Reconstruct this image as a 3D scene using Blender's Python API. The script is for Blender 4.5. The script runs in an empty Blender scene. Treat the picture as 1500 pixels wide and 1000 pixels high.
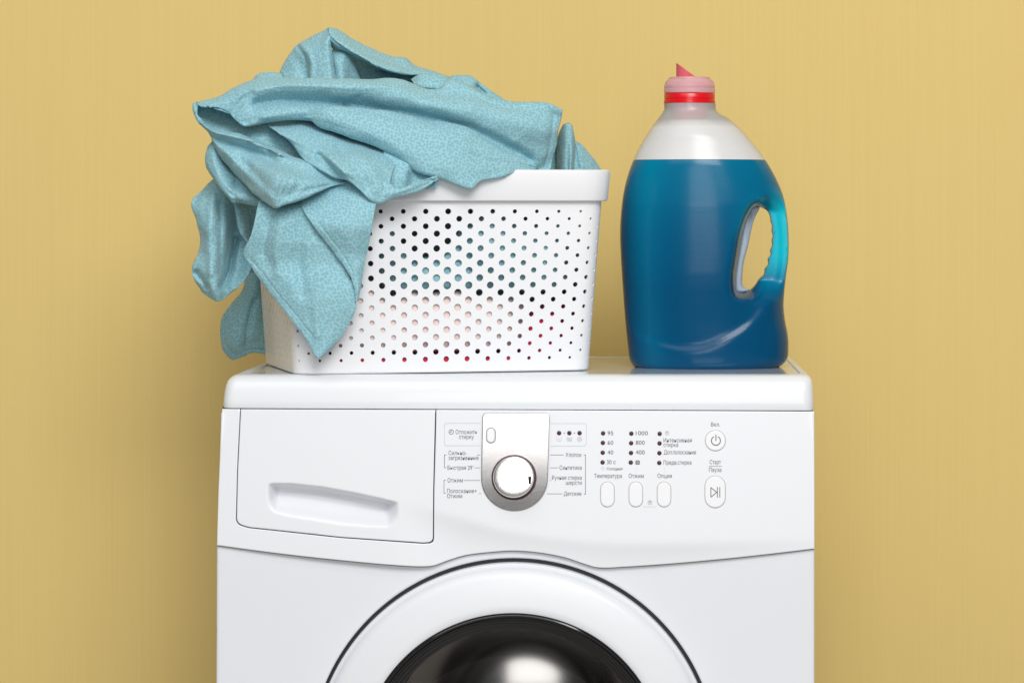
import bpy, bmesh, math, random
import numpy as np
from mathutils import Vector, Matrix, noise
from mathutils.geometry import delaunay_2d_cdt

# ------------------------------------------------------------------ camera, world, lights
SC = bpy.context.scene
S = 0.00069            # metres per photo pixel at the front plane (y = 0)
D0 = 3.0               # camera distance to that plane
ZC = 0.85 + 250 * S    # camera height

cam_d = bpy.data.cameras.new("camera")
cam = bpy.data.objects.new("camera", cam_d)
SC.collection.objects.link(cam)
SC.camera = cam
cam.location = (0, -D0, ZC)
cam.rotation_euler = (math.radians(90), 0, 0)
cam_d.sensor_width = 36
cam_d.lens = 36 * D0 / (1500 * S)
cam_d.shift_x = -190 / 1500
cam_d.shift_y = -200 / 1500
cam_d.clip_end = 100

W = bpy.data.worlds.new("World")
SC.world = W
W.use_nodes = True
W.node_tree.nodes["Background"].inputs[0].default_value = (0.90, 0.95, 1.0, 1)
W.node_tree.nodes["Background"].inputs[1].default_value = 0.16


def area(name, loc, target, sx, sy, power, col=(1, 1, 1)):
    l = bpy.data.lights.new(name, "AREA")
    l.shape = "RECTANGLE"
    l.size, l.size_y = sx, sy
    l.energy = power
    l.color = col
    o = bpy.data.objects.new(name, l)
    o.location = loc
    o.rotation_euler = (Vector(target) - Vector(loc)).to_track_quat("-Z", "Y").to_euler()
    SC.collection.objects.link(o)
    return o


area("key_softbox", (0.6, -3.1, 2.9), (-0.1, 0.2, 1.0), 1.7, 1.3, 90, (1.0, 0.985, 0.965))
area("front_window", (0.05, -4.7, 1.62), (-0.1, 0.2, 1.05), 1.8, 1.3, 38, (1.0, 0.99, 0.98))
area("added_ceiling_fill", (-0.7, -2.6, 3.5), (0.0, 0.3, 0.8), 3.2, 2.4, 50, (1.0, 0.99, 0.98))  # added fill without a visible source, lightens the shadow on the left wall

SC.view_settings.view_transform = "Standard"
SC.view_settings.look = "None"
SC.view_settings.exposure = 0.0
SC.view_settings.gamma = 1.0
SC.cycles.max_bounces = 14
SC.cycles.transmission_bounces = 12
SC.cycles.transparent_max_bounces = 12
SC.cycles.use_denoising = True
SC.cycles.caustics_reflective = False

# ------------------------------------------------------------------ helpers
C = SC.collection


def P(px, py, d=0.0):
    k = (D0 + d) / D0
    return Vector(((px - 940) * S * k, d, ZC - (py - 300) * S * k))


def tag(o, label=None, cat=None, group=None, kind=None):
    if label: o["label"] = label
    if cat: o["category"] = cat
    if group: o["group"] = group
    if kind: o["kind"] = kind
    return o


def empty(name, loc, label, cat, group=None):
    o = bpy.data.objects.new(name, None)
    o.empty_display_size = 0.05
    o.location = loc
    C.objects.link(o)
    return tag(o, label, cat, group)


def mesh_obj(name, verts, faces, mat, parent=None, smooth=True, uvs=None):
    me = bpy.data.meshes.new(name)
    me.from_pydata([tuple(v) for v in verts], [], faces)
    me.update()
    if smooth:
        me.polygons.foreach_set("use_smooth", [True] * len(me.polygons))
    if uvs is not None:
        ul = me.uv_layers.new(name="UVMap")
        idx = np.empty(len(me.loops), dtype=np.int32)
        me.loops.foreach_get("vertex_index", idx)
        ul.data.foreach_set("uv", np.asarray(uvs, dtype=np.float32)[idx].ravel())
    o = bpy.data.objects.new(name, me)
    if mat: me.materials.append(mat)
    C.objects.link(o)
    if parent:
        o.parent = parent
        par_loc = Vector((0, 0, 0))
        q = parent
        while q is not None:
            par_loc += q.location
            q = q.parent
        me.transform(Matrix.Translation(-par_loc))
    return o


def sharp_by_angle(o, ang=35):
    bm = bmesh.new()
    bm.from_mesh(o.data)
    for e in bm.edges:
        if len(e.link_faces) == 2 and e.calc_face_angle(0) > math.radians(ang):
            e.smooth = False
    bm.to_mesh(o.data)
    bm.free()


def fix_normals(o):
    bm = bmesh.new()
    bm.from_mesh(o.data)
    bmesh.ops.recalc_face_normals(bm, faces=bm.faces)
    bm.to_mesh(o.data)
    bm.free()


def in_poly(pts, poly):
    pts = np.asarray(pts); poly = np.asarray(poly)
    x, y = pts[:, 0], pts[:, 1]
    c = np.zeros(len(pts), bool)
    n = len(poly)
    for i in range(n):
        x1, y1 = poly[i]; x2, y2 = poly[i - 1]
        m = ((y1 > y) != (y2 > y))
        if y1 != y2:
            c ^= m & (x < (x2 - x1) * (y - y1) / (y2 - y1) + x1)
    return c


def poly_dist(pts, poly, closed=True):
    pts = np.asarray(pts, float); poly = np.asarray(poly, float)
    best = np.full(len(pts), 1e9)
    n = len(poly)
    for i in range(n if closed else n - 1):
        a = poly[i]; b = poly[(i + 1) % n]
        ab = b - a
        L = max((ab ** 2).sum(), 1e-12)
        t = np.clip(((pts - a) @ ab) / L, 0, 1)
        d = np.hypot(*(pts - (a + t[:, None] * ab)).T)
        best = np.minimum(best, d)
    return best


def catmull(pts, n, closed=False):
    """resample a polyline of any dimension to n points along a Catmull-Rom curve"""
    p = np.asarray(pts, float)
    if len(p) == 2 and not closed:
        t = np.linspace(0, 1, n)[:, None]
        return p[0] * (1 - t) + p[1] * t
    if closed:
        p = np.vstack([p, p[:1]])
        ext = np.vstack([p[-2], p, p[1]])
    else:
        ext = np.vstack([2 * p[0] - p[1], p, 2 * p[-1] - p[-2]])
    seg = len(p) - 1
    L = np.sqrt((np.diff(p, axis=0) ** 2).sum(1)) ** 0.75
    cum = np.concatenate([[0], np.cumsum(L)])
    ts = np.linspace(0, cum[-1], n, endpoint=not closed)
    out = []
    for t in ts:
        i = min(max(np.searchsorted(cum, t, side="right") - 1, 0), seg - 1)
        h = L[i] if L[i] > 1e-9 else 1
        u = (t - cum[i]) / h
        p0, p1, p2, p3 = ext[i], ext[i + 1], ext[i + 2], ext[i + 3]
        d1 = L[i]; d0 = L[i - 1] if i > 0 else d1; d2 = L[i + 1] if i + 1 < seg else d1
        d0, d1, d2 = max(d0, 1e-6), max(d1, 1e-6), max(d2, 1e-6)
        m1 = ((p1 - p0) / d0 - (p2 - p0) / (d0 + d1) + (p2 - p1) / d1) * d1
        m2 = ((p2 - p1) / d1 - (p3 - p1) / (d1 + d2) + (p3 - p2) / d2) * d1
        u2, u3 = u * u, u * u * u
        out.append((2 * u3 - 3 * u2 + 1) * p1 + (u3 - 2 * u2 + u) * m1 + (-2 * u3 + 3 * u2) * p2 + (u3 - u2) * m2)
    return np.array(out)


def densify(poly, step, closed=True):
    out = []
    n = len(poly)
    for i in range(n if closed else n - 1):
        a = np.array(poly[i], float); b = np.array(poly[(i + 1) % n], float)
        m = max(1, int(math.ceil(np.hypot(*(b - a)) / step)))
        for j in range(m):
            out.append(a + (b - a) * j / m)
    if not closed:
        out.append(np.array(poly[-1], float))
    return np.array(out)


def round_corners(poly, radii, seg=6):
    out = []
    n = len(poly)
    for i in range(n):
        p = np.array(poly[i], float); a = np.array(poly[i - 1], float); b = np.array(poly[(i + 1) % n], float)
        r = radii[i] if isinstance(radii, (list, tuple)) else radii
        if r <= 0:
            out.append(p); continue
        da = (a - p) / np.hypot(*(a - p)); db = (b - p) / np.hypot(*(b - p))
        ang = math.acos(max(-1, min(1, float(da @ db))))
        t = min(r / math.tan(ang / 2), 0.48 * np.hypot(*(a - p)), 0.48 * np.hypot(*(b - p)))
        p1 = p + da * t; p2 = p + db * t
        for j in range(seg + 1):
            u = j / seg
            out.append((1 - u) ** 2 * p1 + 2 * u * (1 - u) * p + u * u * p2)
    return np.array(out)


def signed_area(poly):
    p = np.asarray(poly); q = np.roll(p, -1, 0)
    return 0.5 * float((p[:, 0] * q[:, 1] - q[:, 0] * p[:, 1]).sum())


def triangulate(outline, holes, step, extra=None, bstep=None, edge=0):
    """2D points + triangles inside outline and outside the holes"""
    loops = [densify(outline, bstep or step)] + [densify(h, bstep or step) for h in holes]
    lo = loops[0].min(0); hi = loops[0].max(0)
    gx = np.arange(lo[0], hi[0], step); rows = np.arange(lo[1], hi[1], step * 0.87)
    grid = np.array([(x + (0.5 * step if j % 2 else 0), y) for j, y in enumerate(rows) for x in gx])
    if edge > 0 and len(grid):
        gd = np.full(len(grid), 1e9)
        for l in loops: gd = np.minimum(gd, poly_dist(grid, l))
        grid = grid[gd > edge + 0.4 * (bstep or step)]
    if extra is not None and len(extra):
        grid = np.vstack([grid, np.asarray(extra)]) if len(grid) else np.asarray(extra)
    m = in_poly(grid, loops[0])
    for h in loops[1:]:
        m &= ~in_poly(grid, h)
    grid = grid[m]
    dm = np.full(len(grid), 1e9)
    for l in loops:
        dm = np.minimum(dm, poly_dist(grid, l))
    grid = grid[dm > (0.35 * (bstep or step) if extra is None else 0.12)]
    pts, edges = [], []
    for l in loops:
        s = len(pts)
        pts += [tuple(p) for p in l]
        edges += [(s + i, s + (i + 1) % len(l)) for i in range(len(l))]
    nb = len(pts)
    pts += [tuple(p) for p in grid]
    v, e, f, ov, oe, of = delaunay_2d_cdt([Vector(p) for p in pts], edges, [], 0, 1e-7)
    v = np.array([tuple(a) for a in v])
    f = np.array([list(a) for a in f])
    cen = v[f].mean(1)
    m = in_poly(cen, loops[0])
    for h in loops[1:]:
        m &= ~in_poly(cen, h)
    return v, f[m]


def boundary_edges(f):
    cnt = {}
    for t in f:
        for a, b in ((t[0], t[1]), (t[1], t[2]), (t[2], t[0])):
            cnt[(a, b)] = 1
    return [(a, b) for (a, b) in cnt if (b, a) not in cnt]


def plate(name, outline, depth, mat, parent, step=8, holes=(), thick=0.004, extra=None, bstep=None, bevel=0.0):
    """a sheet in photo coordinates that stands at depth(px, py), with real side walls"""
    edge = 0
    if bevel > 0:
        bpx = bevel / S
        ex = []
        for h in [outline] + list(holes):
            c = densify(h, bstep or step)
            tg = np.roll(c, -1, 0) - np.roll(c, 1, 0)
            nn = np.stack([tg[:, 1], -tg[:, 0]], 1); nn /= np.maximum(np.hypot(*nn.T), 1e-9)[:, None]
            for fr in (0.12, 0.35, 0.65, 1.0, 1.6):
                for sg in (1, -1):
                    ex.append((c + sg * nn * bpx * fr, h, bpx * fr))
        E = []
        for pts_, h, dd in ex:
            dist = np.full(len(pts_), 1e9)
            for hh in [outline] + list(holes): dist = np.minimum(dist, poly_dist(pts_, hh))
            E.append(pts_[dist > dd * 0.96])
        edge = bpx * 1.6
        E = np.vstack(E)
        extra = E if extra is None else np.vstack([E, extra])
    v, f = triangulate(outline, list(holes), step, extra, bstep, edge)
    d = np.array([depth(x, y) for x, y in v])
    if bevel > 0:
        bd = poly_dist(v, outline)
        for h in holes:
            bd = np.minimum(bd, poly_dist(v, h))
        bpx = bevel / S
        t = np.clip(bd / bpx, 0, 1)
        d = d + bevel * 0.6 * (1 - np.sqrt(np.clip(1 - (1 - t) ** 2, 0, 1)))
    verts = [P(x, y, dd) for (x, y), dd in zip(v, d)]
    # orientation: faces must look towards -y
    tri = []
    for t in f:
        a, b, c = (verts[i] for i in t)
        n = (b - a).cross(c - a)
        tri.append(list(t) if n.y < 0 else [t[0], t[2], t[1]])
    be = boundary_edges(tri)
    nv = len(verts)
    remap = {}
    verts2 = list(verts)
    for a, b in be:
        for i in (a, b):
            if i not in remap:
                remap[i] = (len(verts2), len(verts2) + 1)
                verts2.append(verts[i].copy())
                verts2.append(verts[i] + Vector((0, thick, 0)))
    faces = [list(t) for t in tri]
    for a, b in be:
        faces.append([remap[b][0], remap[a][0], remap[a][1], remap[b][1]])
    o = mesh_obj(name, verts2, faces, mat, parent)
    return o


def lathe(name, prof, center, axis, mat, parent, seg=48, closed=False, caps=True):
    """prof: list of (radius, height along axis)"""
    ax = Vector(axis).normalized()
    q = Vector((0, 0, 1)).rotation_difference(ax)
    c = Vector(center)
    verts, faces = [], []
    n = len(prof)
    for r, h in prof:
        for i in range(seg):
            a = 2 * math.pi * i / seg
            verts.append(c + q @ Vector((r * math.cos(a), r * math.sin(a), h)))
    for k in range(n if closed else n - 1):
        k2 = (k + 1) % n
        for i in range(seg):
            j = (i + 1) % seg
            faces.append([k * seg + i, k * seg + j, k2 * seg + j, k2 * seg + i])
    if not closed and caps:
        if prof[0][0] > 1e-5: faces.append(list(range(seg))[::-1])
        if prof[-1][0] > 1e-5: faces.append([(n - 1) * seg + i for i in range(seg)])
    o = mesh_obj(name, verts, faces, mat, parent)
    bm = bmesh.new(); bm.from_mesh(o.data)
    bmesh.ops.remove_doubles(bm, verts=bm.verts, dist=1e-6)
    bmesh.ops.recalc_face_normals(bm, faces=bm.faces)
    for e in bm.edges:
        if len(e.link_faces) == 2 and e.calc_face_angle(0) > math.radians(40): e.smooth = False
    bm.to_mesh(o.data); bm.free()
    return o


# ------------------------------------------------------------------ materials
def mat(name, col, rough=0.5, **kw):
    m = bpy.data.materials.new(name)
    m.use_nodes = True
    b = m.node_tree.nodes["Principled BSDF"]
    b.inputs["Base Color"].default_value = (*col, 1)
    b.inputs["Roughness"].default_value = rough
    for k, v in kw.items():
        b.inputs[k].default_value = v
    return m


def nt(m):
    return m.node_tree.nodes, m.node_tree.links, m.node_tree.nodes["Principled BSDF"]


def add_bump(m, scale, strength, dist=0.001, detail=3, coord="Object"):
    n, l, b = nt(m)
    tc = n.new("ShaderNodeTexCoord"); nz = n.new("ShaderNodeTexNoise"); bp = n.new("ShaderNodeBump")
    nz.inputs["Scale"].default_value = scale; nz.inputs["Detail"].default_value = detail
    bp.inputs["Strength"].default_value = strength; bp.inputs["Distance"].default_value = dist
    l.new(tc.outputs[coord], nz.inputs["Vector"]); l.new(nz.outputs["Fac"], bp.inputs["Height"])
    l.new(bp.outputs["Normal"], b.inputs["Normal"])
    return m


M_enamel = mat("white_enamel", (0.76, 0.785, 0.825), 0.22, **{"Coat Weight": 0.3, "Coat Roughness": 0.08})
M_panel = add_bump(mat("white_panel_plastic", (0.765, 0.785, 0.82), 0.34), 900, 0.04, 0.0003)
M_lid = mat("white_lid_plastic", (0.765, 0.79, 0.82), 0.3, **{"Coat Weight": 0.15, "Coat Roughness": 0.06})
M_lidtop = mat("pale_grey_lid_plate", (0.66, 0.70, 0.74), 0.12, **{"Coat Weight": 0.5, "Coat Roughness": 0.04})
M_gap = mat("dark_gap", (0.08, 0.022, 0.038), 0.6)
M_steel = mat("brushed_steel", (0.40, 0.39, 0.385), 0.25, Metallic=1.0)
M_chrome = mat("chrome", (0.74, 0.72, 0.69), 0.2, Metallic=1.0)
M_darkring = mat("dark_rubber", (0.034, 0.036, 0.042), 0.35)
M_blackgloss = mat("black_gloss", (0.012, 0.012, 0.013), 0.08)
M_doorgrey = mat("door_edge_grey", (0.30, 0.33, 0.36), 0.3)
M_print = mat("grey_print", (0.085, 0.07, 0.085), 0.6)
M_print_dark = mat("dark_print", (0.13, 0.10, 0.13), 0.6)
M_print_pale = mat("pale_print", (0.56, 0.56, 0.60), 0.6)
M_led = mat("maroon_led", (0.07, 0.014, 0.03), 0.15)
M_btn = mat("button_white", (0.80, 0.81, 0.83), 0.3)
M_btnring = mat("button_outline", (0.36, 0.33, 0.35), 0.4)
M_basket = add_bump(mat("white_basket_plastic", (0.82, 0.83, 0.855), 0.38), 1200, 0.05, 0.0003)
M_insert = mat("red_insert_plastic", (0.70, 0.004, 0.02), 0.3)
M_red = mat("red_plastic", (0.72, 0.005, 0.012), 0.28)

# brushed grain for the steel plate and the knob
for m_, sc_ in ((M_steel, (40, 40, 2500)), (M_chrome, (1500, 40, 60))):
    n, l, b = nt(m_)
    tc = n.new("ShaderNodeTexCoord"); mp = n.new("ShaderNodeMapping"); nz = n.new("ShaderNodeTexNoise"); bp = n.new("ShaderNodeBump")
    mp.inputs["Scale"].default_value = sc_
    nz.inputs["Scale"].default_value = 1.0
    bp.inputs["Strength"].default_value = 0.12 if m_ is M_steel else 0.10; bp.inputs["Distance"].default_value = 0.0003
    l.new(tc.outputs["Object"], mp.inputs["Vector"]); l.new(mp.outputs["Vector"], nz.inputs["Vector"])
    l.new(nz.outputs["Fac"], bp.inputs["Height"]); l.new(bp.outputs["Normal"], b.inputs["Normal"])


def wall_material():
    m = mat("ochre_wall", (0.70, 0.52, 0.185), 0.8)
    n, l, b = nt(m)
    tc = n.new("ShaderNodeTexCoord")
    hs = []
    for sc, w in (((420, 1, 3.0), 0.6), ((1000, 1, 9.0), 0.4), ((60, 1, 1.2), 0.15)):
        mp = n.new("ShaderNodeMapping"); mp.inputs["Scale"].default_value = sc
        nz = n.new("ShaderNodeTexNoise"); nz.inputs["Scale"].default_value = 1; nz.inputs["Detail"].default_value = 2
        l.new(tc.outputs["Object"], mp.inputs["Vector"]); l.new(mp.outputs["Vector"], nz.inputs["Vector"])
        mm = n.new("ShaderNodeMath"); mm.operation = "MULTIPLY"; mm.inputs[1].default_value = w
        l.new(nz.outputs["Fac"], mm.inputs[0]); hs.append(mm)
    a = n.new("ShaderNodeMath"); a.operation = "ADD"; l.new(hs[0].outputs[0], a.inputs[0]); l.new(hs[1].outputs[0], a.inputs[1])
    a2 = n.new("ShaderNodeMath"); a2.operation = "ADD"; l.new(a.outputs[0], a2.inputs[0]); l.new(hs[2].outputs[0], a2.inputs[1])
    r = n.new("ShaderNodeValToRGB")
    r.color_ramp.elements[0].position = 0.42; r.color_ramp.elements[0].color = (0.705, 0.525, 0.190, 1)
    r.color_ramp.elements[1].position = 0.95; r.color_ramp.elements[1].color = (0.737, 0.557, 0.206, 1)
    l.new(a2.outputs[0], r.inputs["Fac"]); l.new(r.outputs["Color"], b.inputs["Base Color"])
    bp = n.new("ShaderNodeBump"); bp.inputs["Strength"].default_value = 0.05; bp.inputs["Distance"].default_value = 0.001
    l.new(a.outputs[0], bp.inputs["Height"]); l.new(bp.outputs["Normal"], b.inputs["Normal"])
    return m


def cloth_material(name, light, dark, cell=290.0, pattern=True):
    m = mat(name, light, 0.85, **{"Sheen Weight": 0.10, "Sheen Roughness": 0.5})
    n, l, b = nt(m)
    uv = n.new("ShaderNodeUVMap"); uv.uv_map = "UVMap"
    nzw = n.new("ShaderNodeTexNoise"); nzw.inputs["Scale"].default_value = 60; nzw.inputs["Detail"].default_value = 2
    l.new(uv.outputs["UV"], nzw.inputs["Vector"])
    base_in = b.inputs["Base Color"]
    mixv = n.new("ShaderNodeMix"); mixv.data_type = "RGBA"
    mixv.inputs["A"].default_value = (*light, 1); mixv.inputs["B"].default_value = (*dark, 1)
    if pattern:
        vo = n.new("ShaderNodeTexVoronoi"); vo.voronoi_dimensions = "2D"; vo.feature = "F1"; vo.inputs["Scale"].default_value = cell
        vo.inputs["Randomness"].default_value = 0.72
        l.new(uv.outputs["UV"], vo.inputs["Vector"])
        mr = n.new("ShaderNodeMapRange"); mr.interpolation_type = "SMOOTHSTEP"
        mr.inputs["From Min"].default_value = 0.18; mr.inputs["From Max"].default_value = 0.56
        mr.inputs["To Min"].default_value = 1.0; mr.inputs["To Max"].default_value = 0.0
        l.new(vo.outputs["Distance"], mr.inputs["Value"])
        mw = n.new("ShaderNodeMapRange"); mw.inputs["From Min"].default_value = 0.3; mw.inputs["From Max"].default_value = 0.7
        mw.inputs["To Min"].default_value = 0.75; mw.inputs["To Max"].default_value = 1.0
        l.new(nzw.outputs["Fac"], mw.inputs["Value"])
        mu = n.new("ShaderNodeMath"); mu.operation = "MULTIPLY"
        l.new(mr.outputs["Result"], mu.inputs[0]); l.new(mw.outputs["Result"], mu.inputs[1])
        l.new(mu.outputs[0], mixv.inputs["Factor"])
    else:
        l.new(nzw.outputs["Fac"], mixv.inputs["Factor"])
    l.new(mixv.outputs["Result"], base_in)
    # weave
    wx = n.new("ShaderNodeTexWave"); wx.bands_direction = "X"; wx.inputs["Scale"].default_value = 420; wx.inputs["Distortion"].default_value = 1.5
    wy = n.new("ShaderNodeTexWave"); wy.bands_direction = "Y"; wy.inputs["Scale"].default_value = 420; wy.inputs["Distortion"].default_value = 1.5
    l.new(uv.outputs["UV"], wx.inputs["Vector"]); l.new(uv.outputs["UV"], wy.inputs["Vector"])
    ad = n.new("ShaderNodeMath"); ad.operation = "ADD"
    l.new(wx.outputs["Fac"], ad.inputs[0]); l.new(wy.outputs["Fac"], ad.inputs[1])
    bp = n.new("ShaderNodeBump"); bp.inputs["Strength"].default_value = 0.25; bp.inputs["Distance"].default_value = 0.0004
    l.new(ad.outputs[0], bp.inputs["Height"]); l.new(bp.outputs["Normal"], b.inputs["Normal"])
    return m


M_wall = wall_material()
M_towel = cloth_material("teal_towel", (0.315, 0.55, 0.615), (0.185, 0.43, 0.50))
M_pink = cloth_material("pale_pink_cloth", (0.86, 0.72, 0.69), (0.80, 0.62, 0.58), pattern=False)
M_redcloth = cloth_material("red_cloth", (0.62, 0.012, 0.06), (0.50, 0.008, 0.04), pattern=False)
M_darkcloth = cloth_material("dark_cloth", (0.035, 0.05, 0.058), (0.06, 0.085, 0.095), pattern=False)


def bottle_materials():
    # dry, milky part of the shell
    m = bpy.data.materials.new("milky_plastic"); m.use_nodes = True
    n = m.node_tree.nodes; l = m.node_tree.links; n.clear()
    out = n.new("ShaderNodeOutputMaterial")
    df = n.new("ShaderNodeBsdfDiffuse"); df.inputs["Color"].default_value = (0.86, 0.865, 0.87, 1)
    tr = n.new("ShaderNodeBsdfTranslucent"); tr.inputs["Color"].default_value = (0.93, 0.93, 0.92, 1)
    rf = n.new("ShaderNodeBsdfTransparent"); rf.inputs["Color"].default_value = (0.95, 0.95, 0.95, 1)
    gl = n.new("ShaderNodeBsdfGlossy"); gl.inputs["Roughness"].default_value = 0.28
    m1 = n.new("ShaderNodeMixShader"); m1.inputs[0].default_value = 0.20
    l.new(df.outputs[0], m1.inputs[1]); l.new(tr.outputs[0], m1.inputs[2])
    m2 = n.new("ShaderNodeMixShader")
    tc = n.new("ShaderNodeTexCoord"); sx = n.new("ShaderNodeSeparateXYZ"); mr = n.new("ShaderNodeMapRange")
    mr.inputs["From Min"].default_value = (541 - 187) * S * 1.056; mr.inputs["From Max"].default_value = (541 - 175) * S * 1.056
    mr.inputs["To Min"].default_value = 0.10; mr.inputs["To Max"].default_value = 0.50     # the neck is moulded thinner and clearer
    l.new(tc.outputs["Object"], sx.inputs[0]); l.new(sx.outputs["Z"], mr.inputs["Value"]); l.new(mr.outputs["Result"], m2.inputs[0])
    l.new(m1.outputs[0], m2.inputs[1]); l.new(rf.outputs[0], m2.inputs[2])
    m3 = n.new("ShaderNodeMixShader")
    fr = n.new("ShaderNodeFresnel"); fr.inputs["IOR"].default_value = 1.45
    l.new(fr.outputs[0], m3.inputs[0]); l.new(m2.outputs[0], m3.inputs[1]); l.new(gl.outputs[0], m3.inputs[2])
    l.new(m3.outputs[0], out.inputs["Surface"])
    # wetted part: blue liquid behind clear-milky plastic; the cyan glow of light through the handle is painted
    w = bpy.data.materials.new("blue_detergent"); w.use_nodes = True
    n = w.node_tree.nodes; l = w.node_tree.links; n.clear()
    # paler where the liquid is thin, with transmitted light painted in (per-vertex attribute, metres)
    out = n.new("ShaderNodeOutputMaterial")
    at = n.new("ShaderNodeAttribute"); at.attribute_name = "painted_glow_depth"
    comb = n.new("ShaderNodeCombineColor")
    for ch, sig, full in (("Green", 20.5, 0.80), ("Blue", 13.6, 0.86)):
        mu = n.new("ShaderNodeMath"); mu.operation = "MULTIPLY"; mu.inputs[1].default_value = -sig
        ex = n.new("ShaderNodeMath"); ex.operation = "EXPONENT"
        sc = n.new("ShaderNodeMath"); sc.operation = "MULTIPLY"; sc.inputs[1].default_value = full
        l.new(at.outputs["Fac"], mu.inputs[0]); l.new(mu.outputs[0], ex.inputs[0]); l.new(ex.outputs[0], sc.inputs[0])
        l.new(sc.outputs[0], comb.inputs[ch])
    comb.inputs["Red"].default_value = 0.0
    pb = n.new("ShaderNodeBsdfPrincipled"); pb.inputs["Roughness"].default_value = 0.22; pb.inputs["IOR"].default_value = 1.32
    pb.inputs["Coat Weight"].default_value = 0.05; pb.inputs["Coat Roughness"].default_value = 0.1
    l.new(comb.outputs[0], pb.inputs["Base Color"])
    tr = n.new("ShaderNodeBsdfTranslucent"); l.new(comb.outputs[0], tr.inputs["Color"])
    mx = n.new("ShaderNodeMixShader"); mx.inputs[0].default_value = 0.12
    tc = n.new("ShaderNodeTexCoord"); mp = n.new("ShaderNodeMapping"); mp.inputs["Scale"].default_value = (9, 9, 420)
    nz = n.new("ShaderNodeTexNoise"); nz.inputs["Scale"].default_value = 1; nz.inputs["Detail"].default_value = 3
    bp = n.new("ShaderNodeBump"); bp.inputs["Strength"].default_value = 0.10; bp.inputs["Distance"].default_value = 0.0006
    l.new(tc.outputs["Object"], mp.inputs["Vector"]); l.new(mp.outputs["Vector"], nz.inputs["Vector"])
    l.new(nz.outputs["Fac"], bp.inputs["Height"]); l.new(bp.outputs["Normal"], pb.inputs["Normal"])
    l.new(pb.outputs[0], mx.inputs[1]); l.new(tr.outputs[0], mx.inputs[2]); l.new(mx.outputs[0], out.inputs["Surface"])
    return m, w


M_milky, M_detergent = bottle_materials()
M_web = mat("milky_web", (0.40, 0.47, 0.56), 0.3)
M_clearpink = mat("clear_pink_plastic", (0.92, 0.58, 0.62), 0.12, **{"Transmission Weight": 0.5, "IOR": 1.2})
M_spout = mat("translucent_red_plastic", (0.82, 0.17, 0.21), 0.2, **{"Transmission Weight": 0.3, "IOR": 1.2})
M_drum = mat("drum_steel", (0.66, 0.65, 0.64), 0.16, Metallic=1.0)
M_glass = bpy.data.materials.new("smoked_door_glass"); M_glass.use_nodes = True
n = M_glass.node_tree.nodes; l = M_glass.node_tree.links; n.clear()
out = n.new("ShaderNodeOutputMaterial"); tp = n.new("ShaderNodeBsdfTransparent"); gl = n.new("ShaderNodeBsdfGlossy")
tp.inputs["Color"].default_value = (0.58, 0.575, 0.57, 1); gl.inputs["Roughness"].default_value = 0.03
fr = n.new("ShaderNodeFresnel"); fr.inputs["IOR"].default_value = 1.22; mx = n.new("ShaderNodeMixShader")
l.new(fr.outputs[0], mx.inputs[0]); l.new(tp.outputs[0], mx.inputs[1]); l.new(gl.outputs[0], mx.inputs[2]); l.new(mx.outputs[0], out.inputs["Surface"])

# ------------------------------------------------------------------ setting
WALL_Y = 0.53
o = mesh_obj("wall", [(-4, WALL_Y, 0), (4, WALL_Y, 0), (4, WALL_Y, 3.2), (-4, WALL_Y, 3.2)], [[0, 1, 2, 3]], M_wall, smooth=False)
tag(o, "plain ochre yellow wall with fine vertical streaks behind the washing machine", "wall", kind="structure")
o = mesh_obj("floor", [(-4, WALL_Y, 0), (-4, -6, 0), (4, -6, 0), (4, WALL_Y, 0)], [[0, 1, 2, 3]],
             add_bump(mat("grey_floor", (0.40, 0.39, 0.38), 0.5), 30, 0.1), smooth=False)
tag(o, "grey floor under the washing machine", "floor", kind="structure")

# ------------------------------------------------------------------ washing machine
XC = (758 - 940) * S
WM = empty("washing_machine", (XC, 0.19, 0), "white front loading washing machine with a round door and Russian lettering on its panel", "washing machine")


def rrect(x0, x1, y0, y1, r, seg=8):
    """rounded rectangle ring, counter-clockwise seen from above, starting at the front left"""
    pts = []
    for cx, cy, a0 in ((x0 + r, y0 + r, 180), (x1 - r, y0 + r, 270), (x1 - r, y1 - r, 0), (x0 + r, y1 - r, 90)):
        for j in range(seg + 1):
            a = math.radians(a0 + 90 * j / seg)
            pts.append((cx + r * math.cos(a), cy + r * math.sin(a)))
    return pts


def stack(name, rings, mat_, parent, cap_bottom=True, cap_top=True, ang=40):
    """rings: list of (list of xy, z)"""
    n = len(rings[0][0])
    verts = [Vector(p) if z is None else Vector((p[0], p[1], z)) for pts, z in rings for p in pts]
    faces = []
    for k in range(len(rings) - 1):
        for i in range(n):
            j = (i + 1) % n
            faces.append([k * n + i, k * n + j, (k + 1) * n + j, (k + 1) * n + i])
    if cap_bottom: faces.append(list(range(n))[::-1])
    if cap_top: faces.append([(len(rings) - 1) * n + i for i in range(n)])
    o = mesh_obj(name, verts, faces, mat_, parent)
    sharp_by_angle(o, ang)
    return o


def sstep(a, b, x):
    t = min(1, max(0, (x - a) / (b - a)))
    return t * t * (3 - 2 * t)


def X(px): return (px - 940) * S
def Z(py): return ZC - (py - 300) * S


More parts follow.
